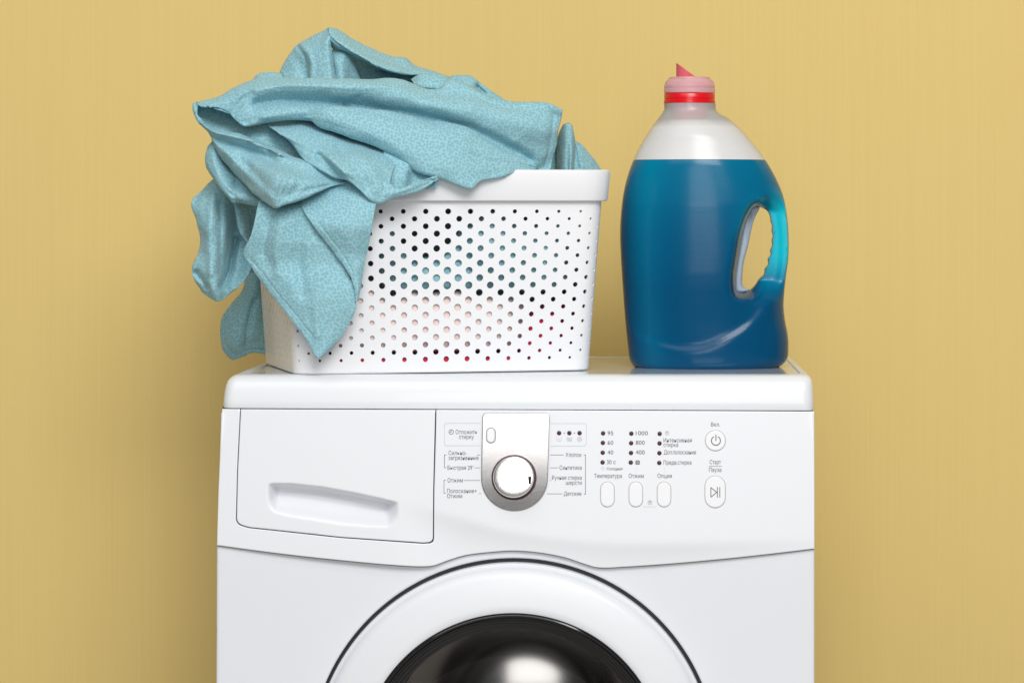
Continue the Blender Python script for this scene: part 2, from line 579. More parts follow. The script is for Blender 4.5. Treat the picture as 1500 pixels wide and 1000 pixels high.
# cabinet (behind the control panel; its front is closed by the front_panel sheet below)
BF = 0.016
def cabinet_shell():
    prof = []
    for z, xl, xr in ((0.02, 317.4, 1192.6), (Z(1000), 317.4, 1192.6), (Z(800), 318.4, 1192.8), (Z(604), 325, 1192.2)):
        x0, x1, yb, r = X(xl), X(xr), 0.365, 0.012
        p = [(x0, -0.0025)] + [(x0 + r - r * math.cos(a), yb - r + r * math.sin(a)) for a in np.linspace(0, math.pi / 2, 7)] + \
            [(x1 - r + r * math.sin(a), yb - r + r * math.cos(a)) for a in np.linspace(0, math.pi / 2, 7)] + [(x1, -0.0025)]
        prof.append((p, z))
    n = len(prof[0][0])
    verts = [Vector((x, y, z)) for p, z in prof for x, y in p]
    faces = [[k * n + i + 1, k * n + i, (k + 1) * n + i, (k + 1) * n + i + 1] for k in range(len(prof) - 1) for i in range(n - 1)]
    o = mesh_obj("cabinet", verts, faces, M_enamel, WM)
    sharp_by_angle(o, 40)
    m = o.modifiers.new("thickness", "SOLIDIFY"); m.thickness = 0.0012; m.offset = -1
    return o


cabinet_shell()
stack("cabinet_base", [(rrect(X(320), X(1190), BF + 0.014, 0.36, 0.01), 0.02), (rrect(X(320), X(1190), BF + 0.014, 0.36, 0.01), 0.03)], M_enamel, WM)
for fx in (345, 1165):
    for fy in (0.06, 0.32):
        lathe("foot", [(0.02, 0), (0.02, 0.012), (0.012, 0.014), (0.012, 0.0205)], (X(fx), fy, 0), (0, 0, 1), M_darkring, WM, 20)

# lid
layers = [(599.0, 0.5, 0.5), (597.5, 0, 0), (588, 0.3, 0.2), (575, 1.6, 0.8), (566, 3.2, 1.4), (560, 5, 2.2), (555.5, 8, 3.6), (552.5, 11.5, 5.5), (550.8, 15, 8), (550, 19, 11)]
rings = []
for py, il, ir in layers:
    inset = il * S
    rings.append(([(x, y, Z(py) - (3.6 * S * (x - X(325)) / (X(1193) - X(325)) - 1.6 * S) * sstep(575, 597, py)) for x, y in rrect(X(325 + il), X(1193 - ir), 0.0 + inset * 1.25, 0.385 - inset * 0.5, 0.011)], None))
zt = Z(550)
rings.append((rrect(X(352), X(1176), 0.026, 0.366, 0.018), zt + 0.0002))
rings.append((rrect(X(353.5), X(1174.5), 0.0275, 0.3645, 0.018), zt - 0.0022))
rings.append((rrect(X(358), X(1170), 0.031, 0.361, 0.018), zt - 0.0024))
rings.append((rrect(X(359.5), X(1168.5), 0.0325, 0.3595, 0.018), zt - 0.0004))
lid = stack("lid", rings, M_lid, WM, cap_top=False, ang=50)
n_top = len(rings[-1][0])
stack("lid_plate", [(rrect(X(359.7), X(1168.3), 0.0327, 0.3593, 0.018), zt - 0.003), (rrect(X(359.7), X(1168.3), 0.0327, 0.3593, 0.018), zt - 0.0002)], M_lidtop, WM)

# control panel surface
CREASE = np.array([(540, 722), (583, 735), (640, 751), (700, 769), (740, 780), (806, 791), (872, 797.6), (938, 799), (1004, 798), (1060, 796.5), (1193, 792)])
REC = np.array([(393.5, 707), (425, 707), (470, 711.6), (515, 719.7), (560, 729.6), (579, 734), (582.5, 737.7), (582.5, 749.4), (579, 762), (569, 772), (542, 771), (500, 768), (470, 763), (425, 756.6), (403, 750), (395, 742), (393, 729.6)])
REC_TOP = REC[:6]
SEAM = np.array([(318, 798), (400, 809), (460, 816), (504, 820.5), (570, 826.6), (610, 829), (623, 829), (634, 828), (658, 819.6), (680, 813), (724, 807.5), (746, 806), (784, 808), (828, 816), (856.6, 825.5), (872, 830), (883, 831), (916, 829.5), (982, 825), (1060, 818), (1130, 810.5), (1193, 803)])
SEAM = catmull(SEAM, 150)


def panel_depth(px, py):
    d = -0.004 - 0.010 * (py - 600) / 200
    d += 0.004 * ((px - 758) / 435) ** 2
    if px > 540:
        c = np.interp(px, CREASE[:, 0], CREASE[:, 1])
        s = py - c
        w = 1.5
        soft = w * math.log1p(math.exp(min(s / w, 40))) if s / w < 40 else s
        fade = sstep(572, 690, px) * (1 - 0.75 * max(0, (px - 1000) / 193))
        d += 0.0048 * (1 - math.exp(-soft * S * 0.30 / 0.0048)) * fade
    return d



def drawer_depth(px, py):
    d = panel_depth(px, py)
    if 385 < px < 592 and 700 < py < 780:
        top = np.interp(px, REC_TOP[:, 0], REC_TOP[:, 1])
        bot = np.interp(px, [393, 403, 425, 470, 500, 542, 569, 583], [744, 752, 758, 765, 770, 773, 773, 764])
        t = (py - top) / (bot - top)
        if 0 < t < 1:
            f = sstep(0, 0.15, t) * (1 - sstep(0.28, 1.0, t))
            ends = sstep(391.5, 409, px) * (1 - sstep(563, 584.5, px))
            d += 0.021 * f * ends
    return d


panel_out = np.vstack([[(325.5, 600.2), (640, 602), (1192.6, 602.6)], [(1193, 720)], SEAM[::-1], [(318.3, 780), (320, 720), (323.5, 640)]])
drawer = round_corners([(353, 599.1), (637.5, 600.3), (636.5, 640), (634.5, 720), (634, 793), (620, 794.3), (500, 786), (365, 771.5), (346.8, 766), (348.5, 690)], [0, 0, 0, 0, 14, 0, 0, 0, 12, 0])
drawer_hole = round_corners([(351.8, 590), (639.2, 590), (638.3, 640), (636.0, 720), (635.6, 795), (620, 796), (500, 787.6), (364, 773), (345.3, 767.5), (347.2, 690)], [0, 0, 0, 0, 15, 0, 0, 0, 13, 0])
# the panel is one sheet that runs round the drawer: cut the opening out of its outline
dh = [tuple(p) for p in drawer_hole if p[1] > 601]
i0 = min(range(len(dh)), key=lambda i: (dh[i][0] - 639) ** 2 + (dh[i][1] - 600) ** 2)
dh = dh[i0:] + dh[:i0]
po = [(325.5, 598.8), (351.7, 598.9)] + dh[::-1] + [(639.1, 600.1)] + [(1192.6, 602.5), (1193, 720)] + [tuple(p) for p in SEAM[::-1]] + [(318.3, 780), (320, 720), (323.5, 640)]
PANEL = plate("control_panel", po, panel_depth, M_panel, WM, step=7, thick=0.018, bstep=4, bevel=0.0009)
gx, gy = np.meshgrid(np.arange(386, 592, 1.6), np.arange(700, 780, 1.4))
DRAWER = plate("detergent_drawer", drawer, drawer_depth, M_panel, WM, step=8, thick=0.014, bstep=4,
               extra=np.stack([gx.ravel(), gy.ravel()], 1), bevel=0.0008)
# dark seams behind the joints
plate("panel_backing", [(326, 594.5), (1192, 597.5), (1191, 603), (1191, 660), (700, 700), (645, 792), (620, 803), (340, 776), (330, 640)], lambda x, y: panel_depth(x, y) + 0.010, M_gap, WM, step=20, thick=0.003,
      holes=[[(372, 640), (615, 640), (612, 780), (500, 774), (376, 764)]])

# front sheet of the cabinet with the round door opening
DC = (752.5, 1116.0)
DR = 298.0
RB = 1800.0   # photo row of the sheet's lower edge (z about 0.03)
RB = 300 + (ZC - 0.03) / S
door_hole = [(DC[0] + (DR + 1) * math.cos(a), DC[1] + (DR + 1) * math.sin(a)) for a in np.linspace(0, 2 * math.pi, 160, endpoint=False)]


def front_depth(px, py):
    d = -0.0058
    return d


seam_up = [(x, y - 11) for x, y in SEAM]
plate("front_panel", np.vstack([seam_up, [(1193, 1000), (1193, RB), (317, RB), (317, 1000)]]), front_depth, M_enamel, WM, step=22, holes=[door_hole], thick=0.02, bstep=5,
      bevel=0.003)

sm = [(x, y + 1.1) for x, y in SEAM] + [(x, y - 2.5) for x, y in SEAM[::-1]]  # dark strip that paints the shadow line under the control panel
plate("painted_seam_shadow", sm, lambda x, y: front_depth(x, y) - 0.0003, mat("seam_shadow_grey", (0.24, 0.21, 0.21), 0.6), WM, step=6, thick=0.0002, bstep=3)
# door
DCW = P(DC[0], DC[1], 0) + Vector((0, -0.0118, 0))
def ring_prof(lst): return [(r * S, h) for r, h in lst]


lathe("door_gasket", ring_prof([(DR + 4, -0.012), (DR + 0.5, -0.007), (DR - 2, -0.010), (DR - 5, -0.010), (DR - 5, -0.03), (DR + 4, -0.03)]), DCW, (0, -1, 0), M_darkring, WM, 160, closed=True)
RI = 223.0
DOOR = lathe("door_ring", ring_prof([(DR - 4.2, -0.02), (DR - 4.2, -0.004), (DR - 5.2, -0.0015), (DR - 9.5, 0.0005), (DR - 11, 0.0035), (DR - 12.5, 0.0075), (DR - 16, 0.0105), (DR - 24, 0.0128), (DR - 45, 0.0148),
                                     (RI + 12, 0.0165), (RI + 4, 0.0166), (RI + 1.2, 0.0155), (RI, 0.012), (RI, -0.02)]), DCW, (0, -1, 0), M_panel, WM, 160, closed=True)
lathe("inner_ring", ring_prof([(RI - 0.3, 0.004), (RI - 0.3, 0.0135), (RI - 3, 0.0145), (RI - 6.5, 0.0125), (RI - 7.5, 0.0135), (RI - 9, 0.0135), (RI - 10, 0.0115), (RI - 14, 0.010), (RI - 15, 0.007), (RI - 19, 0.006), (RI - 20, 0.003), (RI - 24, 0.002), (RI - 25, -0.01), (RI - 0.3, -0.01)]),
      DCW, (0, -1, 0), M_blackgloss, WM, 160, closed=True)
gp = []
for t in np.linspace(1, 0.0, 30):
    r = max((RI - 24) * t * S, 0.0001)
    gp.append((r, -0.004 - 0.060 * (1 - t ** 2.4)))
lathe("door_glass", gp, DCW, (0, -1, 0), M_glass, WM, 120, caps=False)
lathe("rubber_bellows", ring_prof([(RI - 20, -0.008), (RI - 14, -0.03), (RI - 22, -0.045), (RI - 14, -0.06), (RI - 24, -0.075), (RI - 30, -0.09), (RI - 26, -0.10), (RI - 5, -0.10), (RI - 5, -0.008)]), DCW, (0, -1, 0), M_darkring, WM, 120, closed=True)
lathe("drum", ring_prof([(RI - 4, -0.101), (RI + 20, -0.104), (RI + 26, -0.13), (RI + 26, -0.235), (RI + 15, -0.250)]) + [(r, -0.238 - r * r / (2 * 0.33) + 0.02) for r in np.linspace(0.145, 0.0002, 16)], DCW, (0, -1, 0), M_drum, WM, 120, caps=False)

# dial plate, dial, buttons
plate_out = round_corners([(707, 605), (805, 605), (803, 660), (802, 700)] + [(753.5 + 48.5 * math.cos(a), 700 + 48.5 * math.sin(a)) for a in np.linspace(0, math.pi, 30)][1:] + [(706, 660)], [8, 8] + [0] * 40, 6) if False else None
arc = [(753.7 + 48.6 * math.cos(a), 700 + 48.6 * math.sin(a)) for a in np.linspace(0.02, math.pi - 0.02, 40)]
poly = [(706.8, 605), (805, 605), (803.5, 660)] + arc + [(705.8, 660)]
plate_out = round_corners(poly, [7, 7] + [0] * (len(poly) - 2), 6)


def dial_depth(px, py):
    t = (py - 605) / 143
    return panel_depth(px, py) - 0.0030 + 0.0075 * (t - 0.42) ** 2


DPL = plate("dial_plate", plate_out, dial_depth, M_steel, WM, step=4, thick=0.004, bstep=3, bevel=0.0006)
dc = P(753, 699, panel_depth(753, 699) - 0.0032)
nrm = Vector((0, -1, 0.118)).normalized()
lathe("dial_seat", [(0.0001, 0.0005), (0.0226, 0.0005), (0.0226, 0.003), (0.0215, 0.0034)], dc, nrm, M_gap, WM, 64)
DIAL = lathe("dial", [(0.0207, 0.001), (0.0207, 0.0120), (0.0204, 0.0138), (0.0196, 0.0148), (0.0185, 0.0150), (0.0140, 0.01522), (0.007, 0.0154), (0.0001, 0.01545)], dc, nrm, M_chrome, WM, 72)
qd = Vector((0, 0, 1)).rotation_difference(nrm)
right = Vector((1, 0, 0)); up = nrm.cross(right).normalized()
if up.z < 0: up = -up
pt = mesh_obj("pointer", [dc + right * (a * S) + up * (b * S) + nrm * h for a, b, h in ((21.2, 1, 0.0135), (26.4, 1, 0.0135), (25.4, -10, 0.0135), (22, -10, 0.0135), (21.2, 1, 0.0163), (26.4, 1, 0.0158), (25.4, -10, 0.0158), (22, -10, 0.0163))],
              [[4, 5, 6, 7], [0, 1, 5, 4], [1, 2, 6, 5], [2, 3, 7, 6], [3, 0, 4, 7]], M_blackgloss, DIAL, smooth=False)


def pill(cx, cy, w, h, seg=14):
    r = min(w, h) / 2
    pts = []
    if h >= w:
        for cyy, a0 in ((cy - h / 2 + r, math.pi), (cy + h / 2 - r, 0)):
            for j in range(seg + 1):
                a = a0 + math.pi * j / seg
                pts.append((cx + r * math.cos(a), cyy + r * math.sin(a)))
    return np.array(pts)


def button(cx, cy, w, h, name="button", depth=panel_depth, ring=1.6):
    plate("button_surround", pill(cx, cy, w + ring, h + ring), lambda x, y: depth(x, y) - 0.0003, M_btnring, WM, step=5, thick=0.001, bstep=2)
    return plate(name, pill(cx, cy, w, h), lambda x, y: depth(x, y) - 0.0010, M_btn, WM, step=4, thick=0.0015, bstep=2, bevel=0.0008)


for cx in (889.8, 931.4, 972.7):
    button(cx, 723.7, 19.6, 36)
button(719, 637.5, 11.6, 20.6, depth=dial_depth, ring=3.4)
START = button(1047.6, 720, 29.5, 46)
POWER = button(1048, 645, 29.4, 29.4)

for x, y in [(819, 634), (834, 634), (849, 634), (883.4, 634.3), (883.1, 648.3), (882.9, 662.6), (882.7, 676.8),
             (924.8, 634.7), (924.5, 648.7), (924.3, 663), (924, 677), (966.3, 635), (966.1, 649), (965.9, 663.3), (965.7, 677.6)]:
    lathe("indicator_light", [(0.0023, -0.0004), (0.0023, 0.0003), (0.0016, 0.0012), (0.0001, 0.0015)], P(x, y, panel_depth(x, y)), (0, -1, 0.05), M_led, WM, 16)


# --- flat print
def stroke_mesh(lines, w):
    """flat ribbons (photo coordinates) -> verts2d, faces"""
    v, f = [], []
    for ln in lines:
        p = np.array(ln, float)
        for i in range(len(p) - 1):
            a, b = p[i], p[i + 1]
            t = (b - a) / max(np.hypot(*(b - a)), 1e-9)
            nn = np.array([-t[1], t[0]]) * w / 2
            e = t * w * 0.25
            s = len(v)
            v += [a + nn - e, b + nn + e, b - nn + e, a - nn - e]
            f.append([s, s + 1, s + 2, s + 3])
    return v, f


def print_mesh(name, v, f, m, parent, depth=panel_depth, off=0.00025):
    verts = [P(x, y, depth(x, y) - off) for x, y in v]
    faces = []
    for q in f:
        a, b, c = verts[q[0]], verts[q[1]], verts[q[2]]
        faces.append(q if (b - a).cross(c - a).y < 0 else q[::-1])
    return mesh_obj(name, verts, faces, m, parent, smooth=False)


def strokes(name, lines, w, m, parent, depth=panel_depth, off=0.00025):
    v, f = stroke_mesh(lines, w)
    return print_mesh(name, v, f, m, parent, depth, off)


CAPH = {}


def cap_height(ch):
    if ch not in CAPH:
        cu = bpy.data.curves.new("t", "FONT"); cu.body = ch
        to = bpy.data.objects.new("t", cu); C.objects.link(to)
        me = bpy.data.meshes.new_from_object(to.evaluated_get(bpy.context.evaluated_depsgraph_get()))
        CAPH[ch] = max(v.co.y for v in me.vertices)
        bpy.data.objects.remove(to); bpy.data.curves.remove(cu); bpy.data.meshes.remove(me)
    return CAPH[ch]


def text(body, x0, x1, base, cap, m=None, depth=panel_depth, name="printed_text"):
    cu = bpy.data.curves.new("t", "FONT"); cu.body = body; cu.resolution_u = 3; cu.offset = 0.0
    to = bpy.data.objects.new("t", cu); C.objects.link(to)
    dg = bpy.context.evaluated_depsgraph_get()
    me = bpy.data.meshes.new_from_object(to.evaluated_get(dg))
    bpy.data.objects.remove(to); bpy.data.curves.remove(cu)
    co = np.array([tuple(v.co) for v in me.vertices])
    faces = [list(p.vertices) for p in me.polygons]
    bpy.data.meshes.remove(me)
    mn, mx = co[:, 0].min(), co[:, 0].max()
    sy = cap / cap_height("0" if body[0].isdigit() else "Н")
    v = [(x0 + (c[0] - mn) / (mx - mn) * (x1 - x0), base - c[1] * sy) for c in co]
    return print_mesh(name, v, faces, m or M_print, PANEL, depth)


def arcpts(cx, cy, r, a0=0, a1=360, n=20):
    return [(cx + r * math.cos(math.radians(a)), cy + r * math.sin(math.radians(a))) for a in np.linspace(a0, a1, n)]


for t in [("Отложить", 667.4, 699, 635.4, 6.2), ("стирку", 672.4, 694, 642.4, 6.2), ("Сильно-", 657, 683.6, 666, 6.2), ("загрязненные", 657, 701, 673.2, 6.2),
          ("Быстрая 29˚", 655.6, 693.6, 687.6, 6.2), ("Отжим", 655.6, 678, 706, 6.2), ("Полоскание+", 655, 698.4, 721.6, 6.2), ("Отжим", 655, 677, 729, 6.2),
          ("Хлопок", 828.6, 852, 668.8, 6.2), ("Синтетика", 819.6, 852, 687.6, 6.2), ("Ручная стирка", 808.6, 852, 702.2, 6.2), ("шерсти", 829, 852, 709.6, 6.2), ("Детские", 826, 851.6, 725.6, 6.2),
          ("95", 890, 898.4, 637, 5.9), ("60", 890, 898.4, 651, 5.9), ("40", 890, 898.4, 665, 5.9), ("30 с", 889, 902, 679.3, 5.9), ("Холодная", 888.6, 911.7, 688.2, 4.3),
          ("Температура", 870.3, 910.8, 699.6, 6.2), ("Отжим", 921, 943, 699.6, 6.2), ("Опция", 963, 984, 699.6, 6.2),
          ("1000", 931.3, 949, 637, 5.9), ("800", 931.3, 944.4, 650.9, 5.9), ("400", 931.3, 944.4, 665, 5.9),
          ("Интенсивная", 972, 1013.4, 647.4, 6.2), ("стирка", 972, 993.4, 654.2, 6.2), ("Доп.полоскание", 972.5, 1019.6, 665, 6.2), ("Предв.стирка", 972, 1012.8, 680, 6.2),
          ("Вкл.", 1041.5, 1054.6, 624.2, 5.9), ("Старт", 1039.6, 1056, 679.3, 6.2), ("Пауза", 1038.6, 1056.7, 690.7, 6.2)]:
    text(*t)

strokes("printed_bracket", [[(653.6, 666), (651, 666), (651, 684.6), (653.6, 684.6)]], 0.7, M_print, PANEL)
strokes("printed_bracket", [[(652.8, 703), (650.4, 703), (650.4, 722), (652.8, 722)]], 0.7, M_print, PANEL)
strokes("printed_bracket", [[(855.4, 666), (857.6, 666), (857.6, 723.4), (855.4, 723.4)]], 0.7, M_print, PANEL)
for a, b, y in ((699, 703.8, 666), (695.6, 703.4, 684.8), (680, 703, 703.2), (701.4, 705, 722.6), (806.2, 825.6, 666), (806.2, 817.6, 684.8), (805.4, 807.6, 703.4), (801, 824, 722.8), (1038.6, 1057.4, 682.6)):
    strokes("printed_line", [[(a, y), (b, y)]], 0.55, M_print, PANEL)
rb = round_corners([(651, 619.6), (703.5, 619.6), (703.5, 652.4), (651, 652.4)], [4, 0, 0, 4])
rb = np.vstack([rb, rb[:1]])
strokes("printed_frame", [[(703.5, 619.6)] + [tuple(p) for p in round_corners([(703.5, 652.4), (651, 652.4), (651, 619.6), (703.5, 619.6)], [0, 4, 4, 0])][0:0] + [tuple(p) for p in rb[:7][::-1]] + [tuple(p) for p in rb[-8:-1][::-1]] + [(703.5, 652.4)]], 0.6, M_print_pale, PANEL)
rb = round_corners([(859, 620), (859, 653), (806.5, 653), (806.5, 620)], [4, 4, 0, 0])
strokes("printed_frame", [[(806.5, 620)] + [tuple(p) for p in rb[:14]] + [(806.5, 653)]], 0.6, M_print_pale, PANEL)
# small printed symbols
strokes("printed_symbol", [arcpts(661, 632.4, 3.4), [(661, 630), (661, 632.6), (658.8, 632.6)]], 0.7, M_print, PANEL)
for x in (826.6, 841.4):
    strokes("printed_dot", [[(x - 0.6, 634), (x + 0.6, 634)]], 1.1, M_print, PANEL)
strokes("printed_symbol", [[(815.2, 640.5), (816.4, 645.6), (821.6, 645.6), (822.8, 640.5)], [(817.5, 642), (818, 644)], [(820, 641), (820, 644.3)]], 0.6, M_print_pale, PANEL)
strokes("printed_symbol", [[(830.4, 641), (831.2, 645.4), (837, 645.4), (837.8, 641), (830.4, 641)], [(832, 643), (836.4, 643)], [(832, 644.2), (836.4, 644.2)]], 0.7, M_print_pale, PANEL)
strokes("printed_symbol", [arcpts(849, 643, 3.2), arcpts(849, 643, 1.5)], 0.6, M_print_pale, PANEL)
strokes("printed_symbol", [arcpts(883, 686, 2.0, n=12)], 0.5, M_print_pale, PANEL)
strokes("printed_symbol", [arcpts(934, 677, 2.8, n=14), [(931.2, 674.5), (936.8, 679.5)], [(936.8, 674.5), (931.2, 679.5)]], 0.9, M_print, PANEL)
strokes("printed_symbol", [arcpts(977, 634, 2.8, n=14), arcpts(977, 633.4, 1.2, n=8)], 0.7, M_print_pale, PANEL)
for x in (932, 973.4):
    strokes("printed_dots", [[(x, 685), (x, 686)], [(x, 688), (x, 689)], [(x, 691), (x, 692)]], 0.6, M_print_pale, PANEL)
strokes("printed_symbol", [arcpts(952, 735.6, 2.9, n=14), arcpts(952, 734.8, 1.4, n=8)], 0.9, M_print_pale, PANEL)
strokes("printed_line", [[(942.5, 741.8), (960.5, 741.8)]], 0.5, M_print_pale, PANEL)
bdep = lambda x, y: panel_depth(x, y) - 0.0010
strokes("power_symbol", [arcpts(1048.7, 645.2, 6.6, -62, 242, 24), [(1048.7, 636.8), (1048.7, 645)]], 1.25, M_print_dark, POWER, bdep)
strokes("play_symbol", [[(1041.3, 713.6), (1041.3, 727.6), (1050, 720.6), (1041.3, 713.6)], [(1050.8, 713.2), (1050.8, 728)], [(1054.4, 713.2), (1054.4, 728)]], 1.1, M_print_dark, START, bdep)

# ------------------------------------------------------------------ laundry basket
TH = math.radians(15.5)
EX = Vector((math.cos(TH), math.sin(TH), 0)); EY = Vector((-math.sin(TH), math.cos(TH), 0))
B0 = P(433.5, 550, 0.010); B0.z = zt + 0.0006      # front left bottom corner
BW, BD, BH = 0.3105, 0.225, 0.208
FL = 0.0112                                       # flare to each side at the top
BC = B0 + EX * (BW / 2) + EY * (BD / 2)
BK = empty("laundry_basket", BC, "white perforated plastic laundry basket heaped with cloths on the washing machine", "laundry basket")
CR = 0.019


def ring_at(z, off=0.0, n_c=10):
    """closed list of (point, normal) round the basket at height z"""
    fl = FL * (z / 0.175)
    hx, hy = BW / 2 + fl + off, BD / 2 + fl + off
    r = max(CR + off, 0.004)
    return hx, hy, r


def perim_map(u, z, off=0.0):
    """u in [0,1): arc share; starts in the middle of the back, runs counter-clockwise seen from above (back -> left -> front -> right)"""
    hx, hy, r = ring_at(z, off)
    hx0, hy0, r0 = BW / 2 + FL / 2, BD / 2 + FL / 2, CR
    a, b, q = 2 * (hx0 - r0), 2 * (hy0 - r0), math.pi * r0 / 2
    L = 2 * a + 2 * b + 4 * q
    s = (u % 1.0) * L
    segs = [a / 2, q, b, q, a, q, b, q, a / 2]
    i = 0
    while i < 8 and s > segs[i]:
        s -= segs[i]; i += 1
    t = min(1, s / segs[i])
    ax, by = hx - r, hy - r
    if i == 0: p, nn = (-ax * t, hy), (0, 1)
    elif i == 1: an = math.radians(90 + 90 * t); p, nn = (-ax + r * math.cos(an), by + r * math.sin(an)), (math.cos(an), math.sin(an))
    elif i == 2: p, nn = (-hx, by - 2 * by * t), (-1, 0)
    elif i == 3: an = math.radians(180 + 90 * t); p, nn = (-ax + r * math.cos(an), -by + r * math.sin(an)), (math.cos(an), math.sin(an))
    elif i == 4: p, nn = (-ax + 2 * ax * t, -hy), (0, -1)
    elif i == 5: an = math.radians(270 + 90 * t); p, nn = (ax + r * math.cos(an), -by + r * math.sin(an)), (math.cos(an), math.sin(an))
    elif i == 6: p, nn = (hx, -by + 2 * by * t), (1, 0)
    elif i == 7: an = math.radians(90 * t); p, nn = (ax + r * math.cos(an), by + r * math.sin(an)), (math.cos(an), math.sin(an))
    else: p, nn = (ax - ax * t, hy), (0, 1)
    return BC + EX * p[0] + EY * p[1] + Vector((0, 0, z)), EX * nn[0] + EY * nn[1]


def build_basket():
    hx0, hy0, r0 = BW / 2 + FL / 2, BD / 2 + FL / 2, CR
    a, b, q = 2 * (hx0 - r0), 2 * (hy0 - r0), math.pi * r0 / 2
    L = 2 * a + 2 * b + 4 * q
    PER = 48
    hp = L / PER / 2            # half pitch
    front_c = L / 2
    ROWS, z0, dz = 21, 0.0135, 0.00758
    ztop = 0.182
    zb = 0.0012
    pts, edges = [], []
    bu = list(np.linspace(0, L, 161))
    bz = list(np.linspace(zb, ztop, 15))
    loop = [(x, zb) for x in bu[:-1]] + [(L, z) for z in bz[:-1]] + [(x, ztop) for x in bu[::-1][:-1]] + [(0, z) for z in bz[::-1][:-1]]
    pts += loop
    edges += [(i, (i + 1) % len(loop)) for i in range(len(loop))]
    holes = []
    half = [(L / 2, a / 2 + r0 * 0.7), (L / 4, b / 2 + r0 * 0.7), (3 * L / 4, b / 2 + r0 * 0.7), (0, a / 2 + r0 * 0.7), (L, a / 2 + r0 * 0.7)]
    for r in range(ROWS):
        z = z0 + r * dz
        for k in range(2 * PER + 1):
            u = k * hp
            if u < 0.004 or u > L - 0.004: continue
            if (k + r) % 2:
                pts.append((u, z)); continue
            c, hw = min(half, key=lambda h: abs(u - h[0]) / h[1])
            fx = abs(u - c) / hw
            fz = abs(z - 0.088) / 0.080
            rad = (6.0 - 2.7 * min(fx, 1.05) - 1.7 * fz) * S * 1.0
            if rad < 0.0006: rad = 0.0006
            n = 20 if rad > 0.0015 else 12
            s = len(pts)
            ring = [(u + rad * math.cos(2 * math.pi * i / n), z + rad * math.sin(2 * math.pi * i / n)) for i in range(n)]
            pts += ring
            edges += [(s + i, s + (i + 1) % n) for i in range(n)]
            holes.append((u, z, rad))
    # extra columns of points in the corners
    for cu in (a / 2, a / 2 + q + b, a / 2 + 2 * q + b + a, a / 2 + 3 * q + 2 * b + a):
        for j in range(1, 6):
            u = cu + q * j / 6
            for z in np.linspace(zb + 0.004, ztop - 0.004, 40):
                if all((u - h[0]) ** 2 + (z - h[1]) ** 2 > (h[2] + 0.0008) ** 2 for h in holes if abs(h[0] - u) < 0.01 and abs(h[1] - z) < 0.01):
                    pts.append((u, z))
    for z in (0.174, 0.178): pts += [(u, z) for u in bu[1:-1]]
    for z in (0.004, 0.008): pts += [(u, z) for u in bu[1:-1]]
    v, e, f, ov, oe, of = delaunay_2d_cdt([Vector(p) for p in pts], edges, [], 0, 1e-7)
    v = np.array([tuple(p) for p in v]); f = np.array([list(t) for t in f])
    cen = v[f].mean(1)
    keep = np.ones(len(f), bool)
    H = np.array(holes)
    for i in range(0, len(f), 4000):
        cc = cen[i:i + 4000]
        d2 = (cc[:, None, 0] - H[None, :, 0]) ** 2 + (cc[:, None, 1] - H[None, :, 1]) ** 2
        keep[i:i + 4000] = ~(d2 < (H[None, :, 2] * 0.98) ** 2).any(1)
    keep &= (cen[:, 0] > 0) & (cen[:, 0] < L) & (cen[:, 1] > zb) & (cen[:, 1] < ztop)
    f = f[keep]
    T = 0.0021
    vo, vi, no = [], [], []
    for u, z in v:
        p, nn = perim_map(min(u / L, 0.999999), z)
        vo.append(p); vi.append(p - nn * T); no.append(nn)
    n = len(v)
    # outward orientation
    t = f[0]
    A, B_, C_ = vo[t[0]], vo[t[1]], vo[t[2]]
    flip = (B_ - A).cross(C_ - A).dot(no[t[0]]) < 0
    fo = [list(t[::-1]) if flip else list(t) for t in f]
    be = boundary_edges(fo)
    faces = fo + [[n + i for i in t[::-1]] for t in fo] + [[b2, a2, n + a2, n + b2] for a2, b2 in be]
    o = mesh_obj("basket_wall", vo + vi, faces, M_basket, BK)
    me = o.data
    nor = []
    no_t = [tuple(x) for x in no]; no_i = [tuple(-x) for x in no]
    nf = len(fo)
    for p in me.polygons:
        if p.index < nf: nor += [no_t[i] for i in p.vertices]
        elif p.index < 2 * nf: nor += [no_i[i - n] for i in p.vertices]
        else: nor += [tuple(p.normal)] * len(p.vertices)
    me.normals_split_custom_set(nor)
    # base
    us = np.linspace(0, 1, 120, endpoint=False)
    def ring(z, off): return [tuple(perim_map(u, z, off)[0]) for u in us]
    def ringstack(name, prof, close=False, capb=False, capt=False):
        vv, ff = [], []
        N = len(us)
        for off, z in prof: vv += ring(z, off)
        K = len(prof)
        for k in range(K if close else K - 1):
            k2 = (k + 1) % K
            for i in range(N):
                j = (i + 1) % N
                ff.append([k * N + i, k * N + j, k2 * N + j, k2 * N + i])
        if capb: ff.append(list(range(N)))
        if capt: ff.append([(K - 1) * N + i for i in range(N)])
        ob = mesh_obj(name, [Vector(x) for x in vv], ff, M_basket, BK)
        fix_normals(ob); sharp_by_angle(ob, 42)
        return ob
    ringstack("basket_base", [(-0.0022, 0.0), (-0.0006, 0.0), (-0.0002, 0.0010), (-0.0023, 0.0030)], capb=True, capt=True)
    ringstack("rim", [(0.0004, 0.1760), (0.0052, 0.1757), (0.0066, 0.1764), (0.0071, 0.1780), (0.0076, 0.2050), (0.0070, 0.2072), (0.0052, 0.2082), (0.0030, 0.2082), (0.0012, 0.2070), (0.0004, 0.2040), (-0.0020, 0.1835), (0.0002, 0.1800)], close=True)


build_basket()

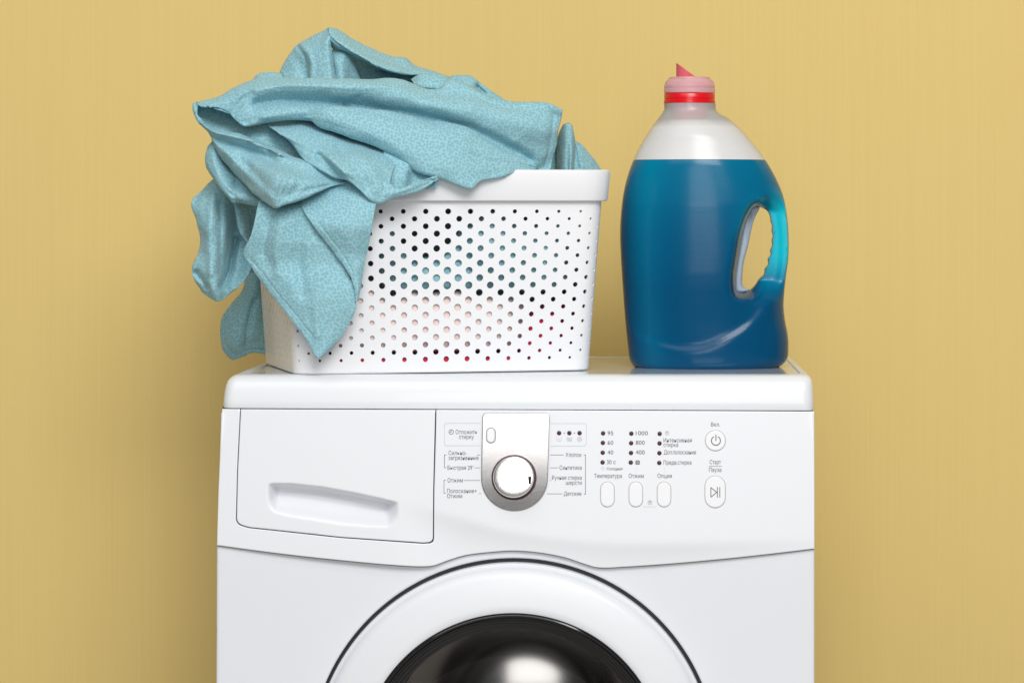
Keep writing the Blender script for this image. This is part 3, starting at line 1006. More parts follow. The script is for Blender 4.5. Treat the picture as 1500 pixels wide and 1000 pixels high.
# ------------------------------------------------------------------ detergent bottle
DB = 0.168
LEFT = np.array([(152, 972.6), (161, 972.6), (164.5, 970.8), (172.5, 965), (190, 952.5), (210, 940), (232.5, 928.7), (260, 918.7), (287.5, 912.5), (320, 909), (339, 908.2), (378, 909.5), (417, 912), (469, 916), (508, 920), (526, 922.5), (534, 926.5), (539, 934), (541, 944)])
RIGHT = np.array([(152, 1048.6), (161, 1049), (164.5, 1051.5), (172.5, 1065), (190, 1085), (210, 1102.5), (232.5, 1120), (260, 1136), (287.5, 1147.5), (320, 1153.5), (339, 1155), (378, 1155), (404, 1151.5), (430, 1148.8), (448, 1148), (469, 1150), (490, 1154), (508, 1155), (524, 1153.5), (533, 1147), (539, 1136), (541, 1124)])
HOLE = np.array([(1115.7, 306), (1123, 308.5), (1127.5, 317), (1128.3, 324), (1130.6, 331), (1129.8, 338), (1131.5, 345), (1130, 352), (1130.6, 360), (1127.8, 366), (1128.4, 373), (1124.5, 379), (1124.8, 387), (1120, 393), (1119, 401), (1112, 408), (1106, 417), (1098, 423), (1090, 421.5), (1085.5, 414), (1086, 400), (1088.5, 380), (1093, 357), (1101, 326), (1107, 311)])
LHOLE = np.vstack([[(1112, 303.5)], HOLE[1:17], [(1098, 424.5), (1088, 428), (1079.5, 425.5), (1078, 416), (1078.3, 402), (1082.6, 374), (1089, 339), (1098, 314.6), (1105, 304.5)]])
hole_s = catmull(LHOLE, 120, closed=True)
left_s = catmull(LEFT[:, ::-1], 150); right_s = catmull(RIGHT[:, ::-1], 150)
OVAL = catmull([(937, 222), (975, 205), (1010, 201), (1045, 206), (1075, 220), (1105, 242), (1130, 270), (1141, 300), (1147, 340), (1147, 378), (1143, 404), (1132, 435), (1108, 463), (1085, 482), (1051, 500), (1028, 508), (1002, 510), (973, 506), (950, 499), (929, 488), (916, 440), (912, 380), (913, 320), (921, 260)], 160, closed=True)
OVAL_IN = None
LIQ = 234.5


def PB(px, py, y=0.0):
    k = (D0 + DB) / D0
    return Vector(((px - 940) * S * k, DB + y, ZC - (py - 300) * S * k))


def interp_edge(e, y):
    return np.interp(y, e[:, 1], e[:, 0])


def bottle_half(pts):
    """half thickness (m) at photo points"""
    x, y = pts[:, 0], pts[:, 1]
    l = interp_edge(left_s, y); r = interp_edge(right_s, y)
    mid = (l + r) / 2; hw = np.maximum((r - l) / 2, 1)
    u = np.clip(np.abs(x - mid) / hw, 0, 1)
    # depth of the body by height: round neck, deep belly
    Tm = np.interp(y, [152, 162, 175, 200, 240, 300, 400, 520, 541], [0.0271, 0.0271, 0.034, 0.043, 0.051, 0.056, 0.057, 0.055, 0.054])
    ex = np.interp(y, [152, 165, 240, 541], [2.0, 2.0, 2.08, 2.2])
    T = Tm * np.power(np.clip(1 - u ** ex, 0, 1), 1 / ex * 1.02)
    # rounded foot
    f = np.clip((y - 531) / 10, 0, 1)
    T = T * (1 - 0.16 * (1 - np.sqrt(np.clip(1 - f * f, 0, 1))))
    # grip: the wall sinks towards the hand hole
    dh = poly_dist(pts, hole_s)
    inside = in_poly(pts, hole_s)
    dh[inside] = 0
    wl = np.where(x < 1110, 15.0, 13.0)
    t = np.clip(dh / wl, 0, 1)
    h = np.sqrt(np.clip(1 - (1 - t) ** 2, 0, 1))
    cap = np.where(x > 1085, 0.020 + 0.0009 * np.maximum(dh - 10, 0), 1.0)
    T = np.minimum(T, T * h)
    xr_hole = np.interp(y, [300, 340, 372, 395, 425], [1118, 1131, 1127, 1119, 1100])
    grip = np.clip((x - xr_hole + 6) / 8, 0, 1) * np.clip((y - 285) / 25, 0, 1) * np.clip((440 - y) / 30, 0, 1)
    T = np.where(grip > 0, np.minimum(T, 0.0135 * grip + T * (1 - grip)), T)
    # label field: slightly sunk inside the oval, the band round it stands proud
    do = poly_dist(pts, OVAL)
    sgn = np.where(in_poly(pts, OVAL), 1.0, -1.0) * do
    step = 1 / (1 + np.exp(-(sgn - 3) / 2.0))
    low = np.interp(y, [150, 235, 300, 420, 470, 541], [0.0007, 0.0007, 0.0010, 0.0016, 0.0029, 0.0031])
    edge = np.clip((1 - u) / 0.14, 0, 1)
    T = T - low * step * edge
    # a soft dish under the grip
    dd = np.hypot((x - 1098) / 24, (y - 432) / 34)
    T = T - 0.006 * np.clip(1 - dd, 0, 1) ** 1.2 * np.clip(T / 0.02, 0, 1)
    return np.maximum(T, 0)


def bottle_part(name, y0, y1, m, parent, with_hole):
    ls = [p for p in left_s if y0 < p[1] < y1]; rs = [p for p in right_s if y0 < p[1] < y1]
    out = [(interp_edge(left_s, y0), y0)] + [tuple(p) for p in ls] + [(interp_edge(left_s, y1), y1)] + [(interp_edge(right_s, y1), y1)] + [tuple(p) for p in rs[::-1]] + [(interp_edge(right_s, y0), y0)]
    out = np.array(out)
    extra = []
    for off in (0.35, 1.0, 2.0, 3.4, 5.2, 7.5, 10.5):
        for y in np.arange(y0 + 1.5, y1 - 1, 3.0):
            extra.append((interp_edge(left_s, y) + off, y)); extra.append((interp_edge(right_s, y) - off, y))
    if with_hole:
        c = hole_s; tg = np.roll(c, -1, 0) - np.roll(c, 1, 0); nn = np.stack([tg[:, 1], -tg[:, 0]], 1); nn /= np.hypot(*nn.T)[:, None]
        if in_poly((c + nn * 0.5)[:1], c)[0]: nn = -nn
        for off in (0.4, 1.2, 2.4, 4.0, 6.0, 8.5, 11.5):
            extra += [tuple(p) for p in c + nn * off]
    v, f = triangulate(out, [hole_s] if with_hole else [], 5.0, np.array(extra), bstep=2.5)
    T = bottle_half(v)
    l_, r_ = interp_edge(left_s, v[:, 1]), interp_edge(right_s, v[:, 1])
    uu = np.clip((v[:, 0] - l_) / (r_ - l_), 0, 1)
    dhole = poly_dist(v, hole_s)
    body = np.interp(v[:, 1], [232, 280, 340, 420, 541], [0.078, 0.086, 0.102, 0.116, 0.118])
    body = body * (1 - 0.20 * np.exp(-((uu - 0.14) / 0.10) ** 2) + 0.10 * np.exp(-(uu / 0.05) ** 2))  # bright left band and refraction-dark rim painted into the tint
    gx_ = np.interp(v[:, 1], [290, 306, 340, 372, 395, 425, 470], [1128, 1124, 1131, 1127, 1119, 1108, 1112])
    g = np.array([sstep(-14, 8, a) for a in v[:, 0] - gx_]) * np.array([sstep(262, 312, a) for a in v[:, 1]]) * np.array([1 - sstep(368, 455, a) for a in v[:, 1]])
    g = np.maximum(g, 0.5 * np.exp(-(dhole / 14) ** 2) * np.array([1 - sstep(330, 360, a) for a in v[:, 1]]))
    painted_glow_depth = body * (1 - g) + 0.021 * g  # hand-shaped, so the handle's light glow is painted rather than measured thickness
    front = [PB(x, y, -t) for (x, y), t in zip(v, T)]
    back = [PB(x, y, t) for (x, y), t in zip(v, T)]
    n = len(v)
    fo = []
    for t in f:
        a, b, c = (front[i] for i in t)
        fo.append(list(t) if (b - a).cross(c - a).y < 0 else [t[0], t[2], t[1]])
    be = boundary_edges(fo)
    faces = fo + [[n + i for i in t[::-1]] for t in fo] + [[b, a, n + a, n + b] for a, b in be]
    o = mesh_obj(name, front + back, faces, m, parent)
    ca = o.data.attributes.new("painted_glow_depth", "FLOAT", "POINT")
    ca.data.foreach_set("value", np.concatenate([painted_glow_depth, painted_glow_depth]).astype(np.float32))
    bm = bmesh.new(); bm.from_mesh(o.data)
    bmesh.ops.remove_doubles(bm, verts=bm.verts, dist=2e-5)
    bmesh.ops.dissolve_degenerate(bm, dist=1e-6, edges=bm.edges)
    bmesh.ops.recalc_face_normals(bm, faces=bm.faces)
    for e in bm.edges:
        if len(e.link_faces) == 2 and e.calc_face_angle(0) > math.radians(62):
            e.smooth = False
    bm.to_mesh(o.data); bm.free()
    return o


DET = empty("detergent_bottle", PB(1032, 541), "large bottle of blue laundry detergent with hand hole and red cap beside the basket", "bottle")
bottle_part("bottle_shell", 152, LIQ, M_milky, DET, False)
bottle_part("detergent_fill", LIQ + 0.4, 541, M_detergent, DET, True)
# pinched plastic web on the inner side of the hand hole
web = [(1112.5, 303), (1111.5, 307.5), (1108, 314), (1103.5, 325.6), (1095.8, 360.8), (1089.5, 385), (1087.6, 404), (1087.4, 416), (1091, 421.5), (1097.5, 423.8), (1094, 427), (1086, 429.5), (1078, 427.5), (1076, 416), (1076.3, 401), (1080.8, 373), (1087.2, 338), (1096.3, 313), (1104, 303)]
wc = catmull(web, 90, closed=True)
wv, wf = triangulate(wc, [], 2.5, bstep=1.2)
wd_ = poly_dist(wv, wc)
wt_ = 0.0012 + 0.0042 * np.clip((1103 - wv[:, 0] - (wv[:, 1] - 325) * -0.19) / 14, 0, 1) * np.clip(wd_ / 2, 0, 1)
wfr = [PB(x, y, -t) for (x, y), t in zip(wv, wt_)]; wbk = [PB(x, y, t) for (x, y), t in zip(wv, wt_)]
wfo = [list(t) if (wfr[t[1]] - wfr[t[0]]).cross(wfr[t[2]] - wfr[t[0]]).y < 0 else [t[0], t[2], t[1]] for t in wf]
mesh_obj("handle_web", wfr + wbk, wfo + [[len(wv) + i for i in t[::-1]] for t in wfo] + [[b, a, len(wv) + a, len(wv) + b] for a, b in boundary_edges(wfo)], M_web, DET)
# cap
k_ = (D0 + DB) / D0
NC = PB(1010, 152)


def capz(py): return (152 - py) * S * k_
def capr(px): return px * S * k_


lathe("cap_ring", [(capr(36.2), capz(152.5)), (capr(37.6), capz(151.5)), (capr(37.6), capz(147.6)), (capr(36.6), capz(147)), (capr(36.6), capz(145.4)), (capr(37.2), capz(144.8)), (capr(37.2), capz(138.6)), (capr(36.4), capz(137.4)), (capr(30), capz(137.2)), (capr(30), capz(152.5))],
      NC, (0, 0, 1), M_red, DET, 72, closed=True)
lathe("cap_collar", [(capr(34), capz(137.0)), (capr(37.4), capz(136.8)), (capr(37.8), capz(135)), (capr(37.6), capz(131)), (capr(36.9), capz(130)), (capr(37.4), capz(128.5)), (capr(37.0), capz(124.5)), (capr(36.2), capz(123.5)), (capr(36.0), capz(121)), (capr(33), capz(117)), (capr(30.5), capz(116)), (capr(30), capz(114)), (capr(27), capz(113)), (capr(20), capz(112.8)),
                     (capr(20), capz(118)), (capr(30), capz(121)), (capr(34), capz(126))], NC, (0, 0, 1), M_clearpink, DET, 72, closed=True)
lathe("spout_base", [(capr(0.1), capz(120)), (capr(29), capz(121)), (capr(33.5), capz(126)), (capr(33.5), capz(136.9)), (capr(0.1), capz(136.9))], NC, (0, 0, 1), M_spout, DET, 64)
lathe("neck_insert", [(capr(29.5), capz(153)), (capr(29.5), capz(158)), (capr(28.6), capz(159)), (capr(28.6), capz(168)), (capr(27.8), capz(169.5)), (capr(26.5), capz(174.5)), (capr(25), capz(175.5)), (capr(0.1), capz(175.5))], NC, (0, 0, 1), M_insert, DET, 64)


def spout():
    verts, faces = [], []
    N = 40
    cx = 1005.0; R = 14.6
    for th in (0, 1):
        r = R - 2.2 * th
        for lev in (0, 1):
            for i in range(N):
                a = 2 * math.pi * i / N
                x = cx + r * math.cos(a)
                ztop_ = np.interp(x, [cx - R, cx + R], [92.5, 114.2])
                py = 117.0 if lev == 0 else ztop_
                verts.append(PB(x, py, -r * S * k_ * math.sin(a)))
    def q(th, lev, i): return (th * 2 + lev) * N + i % N
    for i in range(N):
        faces.append([q(0, 0, i), q(0, 0, i + 1), q(0, 1, i + 1), q(0, 1, i)])
        faces.append([q(1, 0, i), q(1, 1, i), q(1, 1, i + 1), q(1, 0, i + 1)])
        faces.append([q(0, 1, i), q(0, 1, i + 1), q(1, 1, i + 1), q(1, 1, i)])
        faces.append([q(0, 0, i), q(1, 0, i), q(1, 0, i + 1), q(0, 0, i + 1)])
    o = mesh_obj("pour_spout", verts, faces, M_spout, DET)
    fix_normals(o); sharp_by_angle(o, 40)


spout()

# ------------------------------------------------------------------ cloths
class Cloth:
    """gathers the folds of one cloth into one mesh"""
    def __init__(self, seed=1):
        self.v, self.f, self.uv = [], [], []
        self.seed = seed
        self.sh = None
        self.k = 0

    def fold(self, rows, dents=(), step=2.2, amp=1.0, tuck_top=0, tuck_bot=0):
        rows = [[(a, b, (c + (self.sh(a, b) if self.sh else 0)) * 0.001) for a, b, c in r] for r in rows]
        if tuck_top:
            e = catmull(rows[0], 24); i = catmull(rows[1], 24)
            rows = [[tuple(p) for p in np.column_stack([e[:, :2] + (i - e)[:, :2] * 0.25, e[:, 2] + tuck_top * 0.001])]] + rows
        if tuck_bot:
            e = catmull(rows[-1], 24); i = catmull(rows[-2], 24)
            rows = rows + [[tuple(p) for p in np.column_stack([e[:, :2] + (i - e)[:, :2] * 0.25, e[:, 2] + tuck_bot * 0.001])]]
        w = [np.array([tuple(P(*p)) for p in r]) for r in rows]
        lenr = max(np.sqrt((np.diff(r, axis=0) ** 2).sum(1)).sum() for r in w)
        nu = max(6, int(lenr / (step * S)))
        R = np.array([catmull(r, nu) for r in rows])          # rows x nu x 3 (px, py, d)
        lenc = max(np.abs(np.diff(np.array([[tuple(P(*p)) for p in col] for col in (R[:, 0], R[:, nu // 2], R[:, -1])]), axis=1)).sum(2).sum(1))
        nv = max(5, int(lenc / (step * S)))
        G = np.array([catmull(R[:, i], nv) for i in range(nu)])  # nu x nv x 3
        G = G.reshape(-1, 3)
        for line, width, depth in dents:
            dl = poly_dist(G[:, :2], densify(line, 3, closed=False), closed=False)
            G[:, 2] += depth * 0.001 * np.exp(-(dl / width) ** 2)
        k = (D0 + G[:, 2]) / D0
        V = np.column_stack([(G[:, 0] - 940) * S * k, G[:, 2], ZC - (G[:, 1] - 300) * S * k])
        V3 = V.reshape(nu, nv, 3)
        du = np.gradient(V3, axis=0); dv = np.gradient(V3, axis=1)
        nr = np.cross(du, dv); nr /= np.maximum(np.linalg.norm(nr, axis=2, keepdims=True), 1e-9)
        flip = nr[..., 1].mean() > 0
        if flip: nr = -nr
        # cloth-scale unevenness
        off = np.empty(nu * nv)
        sd = Vector((self.seed * 3.1, self.k * 1.7, 0.3))
        for i, p in enumerate(V):
            q = Vector(p)
            off[i] = 0.0014 * noise.noise(q * 28 + sd) + 0.0006 * noise.noise(q * 70 + sd) + 0.0016 * (0.35 - abs(noise.noise(q * 34 - sd))) + 0.00025 * noise.noise(q * 180 + sd)
        V3 = V3 + nr * (off.reshape(nu, nv, 1) * amp)
        # metric uv
        su = np.concatenate([np.zeros((1, nv)), np.cumsum(np.linalg.norm(np.diff(V3, axis=0), axis=2), 0)])
        sv = np.concatenate([np.zeros((nu, 1)), np.cumsum(np.linalg.norm(np.diff(V3, axis=1), axis=2), 1)], 1)
        mu = su[:, nv // 2][:, None] + 0 * su
        U = (su - su[nu // 2]) + 0 * mu
        Vv = sv - sv[:, nv // 2][:, None]
        o = len(self.v)
        self.v += [tuple(p) for p in V3.reshape(-1, 3)]
        self.uv += [(a + self.k * 0.37, b + self.k * 0.53) for a, b in zip(U.ravel(), Vv.ravel())]
        for i in range(nu - 1):
            for j in range(nv - 1):
                a, b, c, d = o + i * nv + j, o + (i + 1) * nv + j, o + (i + 1) * nv + j + 1, o + i * nv + j + 1
                self.f.append([a, d, c, b] if flip else [a, b, c, d])
        self.k += 1

    def build(self, name, m, label, cat, thick=0.0014):
        o = mesh_obj(name, self.v, self.f, m, None, uvs=self.uv)
        s = o.modifiers.new("thickness", "SOLIDIFY"); s.thickness = thick; s.offset = -1
        return tag(o, label, cat)


T = Cloth(1)
# inner bulk that carries the visible folds
T.fold([[(330, 165, 115), (420, 135, 125), (560, 135, 130), (680, 145, 135), (790, 170, 140)],
        [(330, 200, 100), (420, 190, 92), (560, 200, 88), (680, 210, 108), (790, 220, 128)],
        [(345, 250, 96), (420, 255, 76), (560, 255, 78), (680, 250, 104), (790, 262, 130)]], step=5)
# back humps
T.fold([[(368, 126, 135), (376, 112, 132), (386, 107.5, 130), (397, 107, 130), (414, 110, 132)],
        [(372, 130, 118), (385, 122, 112), (400, 119, 110), (416, 120, 116)],
        [(375, 145, 110), (400, 142, 106), (417, 140, 112)]], tuck_top=14)
T.fold([[(409, 112, 152), (411, 104, 150), (418, 89, 148), (427, 76, 146), (434, 67, 144), (448, 58, 142), (463, 50, 138), (474, 45, 134), (481, 40, 128)],
        [(411, 118, 136), (414, 108, 134), (424, 96, 130), (434, 84, 128), (442, 74, 122), (454, 68, 116), (466, 62, 112), (476, 56, 108), (483, 47, 110)],
        [(412, 125, 130), (414, 118, 128), (430, 108, 122), (444, 98, 122), (450, 90, 114), (460, 86, 106), (470, 82, 102), (479, 78, 100), (485.5, 68, 108)],
        [(412, 134, 126), (414, 130, 124), (432, 124, 116), (448, 118, 118), (453, 112, 108), (464, 108, 100), (475, 104, 96), (484, 100, 96), (489, 92, 106)],
        [(412, 142, 122), (414, 140, 120), (432, 138, 112), (449, 136, 114), (455, 134, 104), (466, 130, 96), (478, 128, 92), (489, 126, 92), (494, 120, 104)]],
       dents=[([(437, 68), (446, 80), (450, 95), (450.5, 118)], 3.2, 5), ([(441, 66), (452, 80), (456, 95), (456, 118)], 5, -4)], tuck_top=18)
T.fold([[(484, 74, 128), (497, 75, 122), (505, 77, 120), (511, 82, 122), (517, 92, 128), (523, 105, 132), (530, 120, 136)],
        [(485, 84, 116), (494, 86, 108), (501, 90, 106), (507, 97, 110), (512, 106, 116), (519, 118, 122), (526, 130, 128)],
        [(488, 110, 110), (495, 113, 102), (502, 118, 100), (508, 124, 104), (514, 132, 110), (522, 140, 118)],
        [(489, 132, 108), (497, 134, 102), (506, 138, 102), (518, 146, 114)]], tuck_top=10)
T.fold([[(481, 40, 122), (490, 42, 126), (516, 57, 134), (548, 73, 142), (562, 80, 146), (576, 85, 148), (594, 86, 152), (607, 96, 152), (630, 104, 152), (657, 113, 152)],
        [(482, 45, 110), (492, 51, 108), (516, 66, 112), (548, 84, 116), (570, 93, 120), (590, 97, 124), (606, 104, 128), (630, 108, 136), (657, 114, 142)],
        [(483, 53, 106), (492, 62, 102), (508, 73, 102), (530, 86, 104), (550, 97, 108), (570, 105, 114), (588, 109, 122), (606, 110.5, 130), (630, 110, 140), (657, 116, 148)],
        [(485, 62, 118), (495, 70, 126), (510, 78, 130), (530, 88, 134), (550, 97, 140), (572, 105, 146), (590, 108, 150), (606, 110, 152), (630, 112, 152), (657, 117, 154)]], tuck_top=16, tuck_bot=25)
T.fold([[(479, 46, 150), (520, 66, 168), (600, 96, 168)], [(482, 62, 160), (540, 80, 172), (620, 105, 168)], [(505, 95, 152), (550, 105, 166), (620, 118, 156)], [(520, 135, 135), (560, 132, 145), (620, 138, 125)]], step=3)
T.fold([[(602, 117, 114), (615, 110, 108), (630, 108, 108), (645, 109, 110), (658, 114, 114)],
        [(604, 119, 100), (615, 118, 92), (630, 118, 90), (645, 119, 92), (656, 118, 100)],
        [(606, 123, 98), (617, 129, 94), (632, 131, 92), (645, 130.5, 92), (654, 123, 100)]], tuck_top=10, tuck_bot=12)
T.fold([[(654, 115, 142), (665, 111, 138), (680, 111, 136), (692, 114, 136), (711, 127, 138), (726, 138, 140), (745, 151, 142)],
        [(657, 121, 126), (680, 118, 120), (695, 124, 120), (708, 134, 122), (722, 146, 124), (742, 162, 128)],
        [(660, 142, 116), (700, 152, 112), (740, 178, 114)]], dents=[([(699, 128), (709, 137)], 4.5, 14)], tuck_top=14)
# right-hand end: roll and the pieces behind it
T.fold([[(842, 207, 152), (850, 212, 158), (860, 221, 162), (871, 234, 166), (883, 250, 170)],
        [(840, 225, 140), (850, 228, 140), (860, 236, 146), (870, 246, 152), (880, 258, 158)],
        [(838, 266, 134), (850, 266, 134), (866, 266, 142), (880, 268, 150)]], dents=[([(842, 215), (848, 246)], 2, 5)], tuck_top=14)
T.fold([[(824.5, 183.5, 132), (818, 198, 130), (816, 220, 128), (815, 266, 128)],
        [(828, 181.5, 122), (824.5, 196, 114), (823, 220, 112), (822, 266, 112)],
        [(833.5, 180.5, 121), (832, 196, 108), (831, 220, 106), (830, 266, 106)],
        [(838, 184, 126), (840, 199, 116), (840.5, 220, 114), (838, 266, 114)],
        [(839, 187, 142), (842.5, 205, 140), (842, 225, 140), (840, 266, 140)]], amp=0.5)
T.fold([[(795, 190, 140), (822, 205, 145)], [(800, 230, 138), (822, 235, 140)], [(800, 268, 135), (822, 268, 136)]], step=4)
T.sh = lambda x, y: -17
# mouth of the big fold, seen from inside
T.fold([[(284, 151, 72), (310, 147, 88), (340, 156, 94), (360, 174, 86), (400, 174, 74), (450, 178, 70)],
        [(285, 166, 70), (310, 170, 86), (340, 182, 84), (370, 194, 66), (410, 208, 58), (452, 232, 58)],
        [(292, 181, 64), (312, 192, 64), (345, 203, 58), (380, 215, 54), (410, 227, 52), (452, 243, 58)]])
T.sh = lambda x, y: -14
# upper big fold
T.fold([[(286, 151.5, 68), (300, 147, 66), (320, 142, 64), (345, 129, 62), (372, 118, 60), (400, 115, 60), (450, 115, 60), (500, 116, 62), (540, 116, 64), (580, 115.5, 68), (606, 123, 72), (625, 130.5, 76), (645, 130.5, 80), (656, 117.5, 88), (680, 122, 92), (712, 140, 94), (742, 148, 97), (781, 150, 102), (803, 152, 104), (824, 161, 112)],
        [(291, 153.5, 52), (304, 152, 50), (325, 148, 48), (350, 138, 45), (376, 127, 42), (405, 123, 40), (455, 122, 40), (503, 124, 42), (545, 125, 44), (586, 127, 50), (612, 135, 56), (632, 141, 60), (650, 142, 64), (665, 138, 70), (688, 140, 74), (715, 152, 76), (744, 160, 80), (780, 164, 88), (802, 168, 93), (823, 174, 104)],
        [(296, 155, 46), (310, 156, 46), (336, 157, 44), (358, 150, 41), (382, 138, 38), (412, 132, 38), (462, 131, 38), (508, 134, 39), (550, 136, 40), (592, 142, 44), (620, 150, 48), (645, 156, 52), (668, 160, 56), (690, 164, 60), (710, 170, 64), (730, 178, 67), (752, 185, 72), (778, 190, 80), (799, 194, 88), (819, 188, 99)],
        [(302, 156, 48), (320, 158.5, 48), (346, 168, 43), (362, 162, 40), (386, 149, 43), (420, 145, 46), (470, 146, 48), (515, 150, 50), (558, 156, 51), (600, 163, 54), (630, 171, 57), (655, 178, 60), (680, 188, 64), (700, 197, 68), (716, 206, 72), (738, 216, 77), (758, 222, 82), (778, 222, 88), (797, 220, 94), (815, 212, 104)],
        [(312, 157.5, 50), (332, 162, 50), (351, 177, 42), (366, 174, 36), (390, 165, 34), (424, 160, 36), (470, 163, 46), (515, 170, 56), (558, 178, 62), (600, 188, 66), (630, 196, 70), (655, 206, 74), (680, 218, 78), (700, 226, 82), (716, 232, 86), (738, 242, 92), (758, 248, 97), (778, 249, 100), (797, 242, 102), (810, 232, 106)],
        [(325, 160, 56), (342, 170, 58), (357, 184, 48), (372, 184.5, 44), (399, 178.5, 44), (430, 174, 46), (470, 180, 60), (515, 190, 70), (558, 200, 74), (600, 210, 78), (630, 218, 82), (655, 226, 86), (680, 236, 90), (700, 246, 95), (716, 252, 98), (738, 262, 103), (758, 266, 108), (778, 268, 110), (795, 264, 110), (805, 256, 112)]],
       dents=[([(804, 153), (811, 168), (809, 195), (798, 246)], 2.2, 2.5), ([(505, 153), (525, 142)], 4, 3), ([(376, 152), (420, 148), (470, 149.5), (520, 153), (560, 158.5), (590, 163), (650, 176), (690, 188), (730, 208), (775, 232)], 7.5, 9), ([(350, 133), (420, 124), (480, 124), (560, 126)], 8, -4), ([(640, 150), (700, 160), (760, 178), (800, 190)], 14, -5), ([(340, 166), (352, 150), (366, 136)], 5, 3), ([(386, 172), (430, 163), (470, 165)], 6, -4)], tuck_top=24, tuck_bot=18)
# second band
T.fold([[(432, 167, 52), (470, 158, 38), (520, 157.5, 40), (560, 161, 44), (612, 172, 50), (664, 182, 56), (690, 190, 60), (716, 208, 66), (737, 221, 72), (763, 232, 78), (787, 245, 88)],
        [(433, 169, 49), (470, 163, 28), (520, 166, 27), (560, 172, 30), (612, 186, 34), (664, 197, 40), (690, 206, 45), (716, 219, 53), (737, 229, 61), (763, 237, 72), (787, 245.7, 86)],
        [(434, 170.5, 48), (470, 169, 26), (520, 177, 22), (560, 187, 23), (608, 206, 25), (650, 220, 30), (680, 230, 37), (708, 235, 46), (733, 238, 57), (760, 241, 70), (787, 246.2, 85)],
        [(435, 172, 49), (468, 176, 28), (515, 190, 23), (556, 205, 21), (594, 226, 20), (632, 244, 23), (662, 254, 29), (695, 257, 37), (728, 250, 52), (758, 245.5, 68), (787, 246.6, 85)],
        [(436, 173.5, 53), (452, 174.5, 42), (465, 184, 38), (503, 198, 36), (542, 212, 34), (580, 231, 31), (607, 250, 29), (622, 256, 28), (640, 260, 30), (656, 265.5, 34), (680, 275, 34), (692, 277, 36), (703, 269, 44), (730, 261, 56), (755, 253, 70), (787, 247, 87)]],
       tuck_top=14, tuck_bot=13)
T.sh = lambda x, y: -20 + 5 * sstep(590, 640, x) - (30 * sstep(205, 248, y) * (1 - 0.75 * sstep(500, 565, x))) - 9 * (1 - sstep(450, 500, x)) * (1 - sstep(205, 240, y))
# pocket of the loop, then the loop and its lip
T.fold([[(562, 222, 42), (600, 224, 44), (645, 250, 48)], [(562, 250, 32), (585, 250, 32), (596, 252, 33), (603, 256, 43), (642, 264, 44)], [(562, 285, 30), (588, 282, 31), (600, 280, 38), (640, 274, 42)]])
T.fold([[(390, 181, 84), (420, 175, 86), (450, 178, 84), (500, 193, 76), (540, 207, 70), (572, 222, 60), (583, 231, 56)],
        [(396, 187, 58), (424, 186, 58), (454, 192, 52), (500, 206, 42), (540, 222, 36), (567, 237, 27), (579, 243, 32)],
        [(408, 195, 42), (431, 204, 36), (457, 212, 30), (496, 226, 24), (533, 243, 18), (560, 254, 17), (574, 256, 23)],
        [(418, 202, 43), (436, 214, 36), (458, 224, 30), (492, 240, 23), (524, 258, 13), (553, 271, 10), (571, 268, 17)],
        [(425, 208, 45), (441, 225, 38), (461, 236, 33), (491, 251, 27), (516, 263, 18), (546, 284, 8), (571, 276, 13)],
        [(430, 214, 52), (446, 236, 46), (466, 248, 41), (490, 260, 36), (509, 265, 30), (527, 280, 20), (548, 298, 15), (558, 299, 14), (574, 286, 18)]],
       dents=[([(467, 229), (480, 241), (497, 259)], 5.5, 8), ([(484, 232), (505, 255)], 5, -4), ([(520, 222), (545, 245), (556, 270)], 9, -4), ([(500, 222), (525, 250), (538, 275)], 7, 4)], tuck_bot=14)
T.fold([[(556, 262, 17), (571, 269, 15), (579, 275, 14), (585, 275.5, 14), (600, 270, 18), (620, 263, 26), (641, 259, 34)],
        [(553, 274, 10), (566, 277, 8.5), (580, 280, 8.5), (592, 278, 11), (606, 272, 17), (623, 265.5, 25), (641, 259.7, 33.5)],
        [(551, 287, 8), (562, 288, 7.5), (574, 286.5, 8.5), (588, 283, 11), (606, 278, 18), (625, 269, 26), (641, 260.3, 33.5)],
        [(548, 298, 16), (557, 299, 15), (567, 295, 15), (580, 290, 16), (596, 286, 19), (613, 281, 25), (627, 273, 30), (641, 261.5, 35)]], tuck_top=10, tuck_bot=10, amp=0.5)
T.sh = lambda x, y: -17
# left strip under the lower fold
T.fold([[(311, 206, 82), (305, 213, 76), (302.5, 227, 72), (303, 243, 70), (307, 252, 68), (313, 260, 66), (321, 271, 62), (333, 287, 58), (339, 297, 58)],
        [(314, 210, 66), (311, 220, 58), (310, 234, 54), (313, 248, 52), (321, 260, 50), (330, 272, 48), (340, 284, 46), (348, 292, 46), (353, 298.5, 54)],
        [(318, 216, 68), (319, 226, 60), (323, 238, 57), (331, 251, 56), (340, 262, 60), (344, 274, 56), (353, 284, 44), (362, 293, 43), (368, 301, 50)],
        [(322, 224, 80), (327, 235, 72), (335, 247, 68), (345, 258, 66), (356, 269, 58), (366, 280, 51), (378, 290, 46), (388, 298, 45), (389, 304.5, 50)],
        [(326, 230, 92), (334, 242, 84), (346, 255, 80), (362, 271, 72), (376, 283, 64), (390, 296, 56), (402, 305, 50), (405, 307, 50), (406, 308.5, 52)]],
       dents=[([(346, 258), (345, 272), (342, 284)], 4, 4)], tuck_top=18)
T.sh = lambda x, y: -20 - 50 * sstep(345, 415, x) * sstep(205, 268, y) * (1 - 0.35 * sstep(455, 505, x))
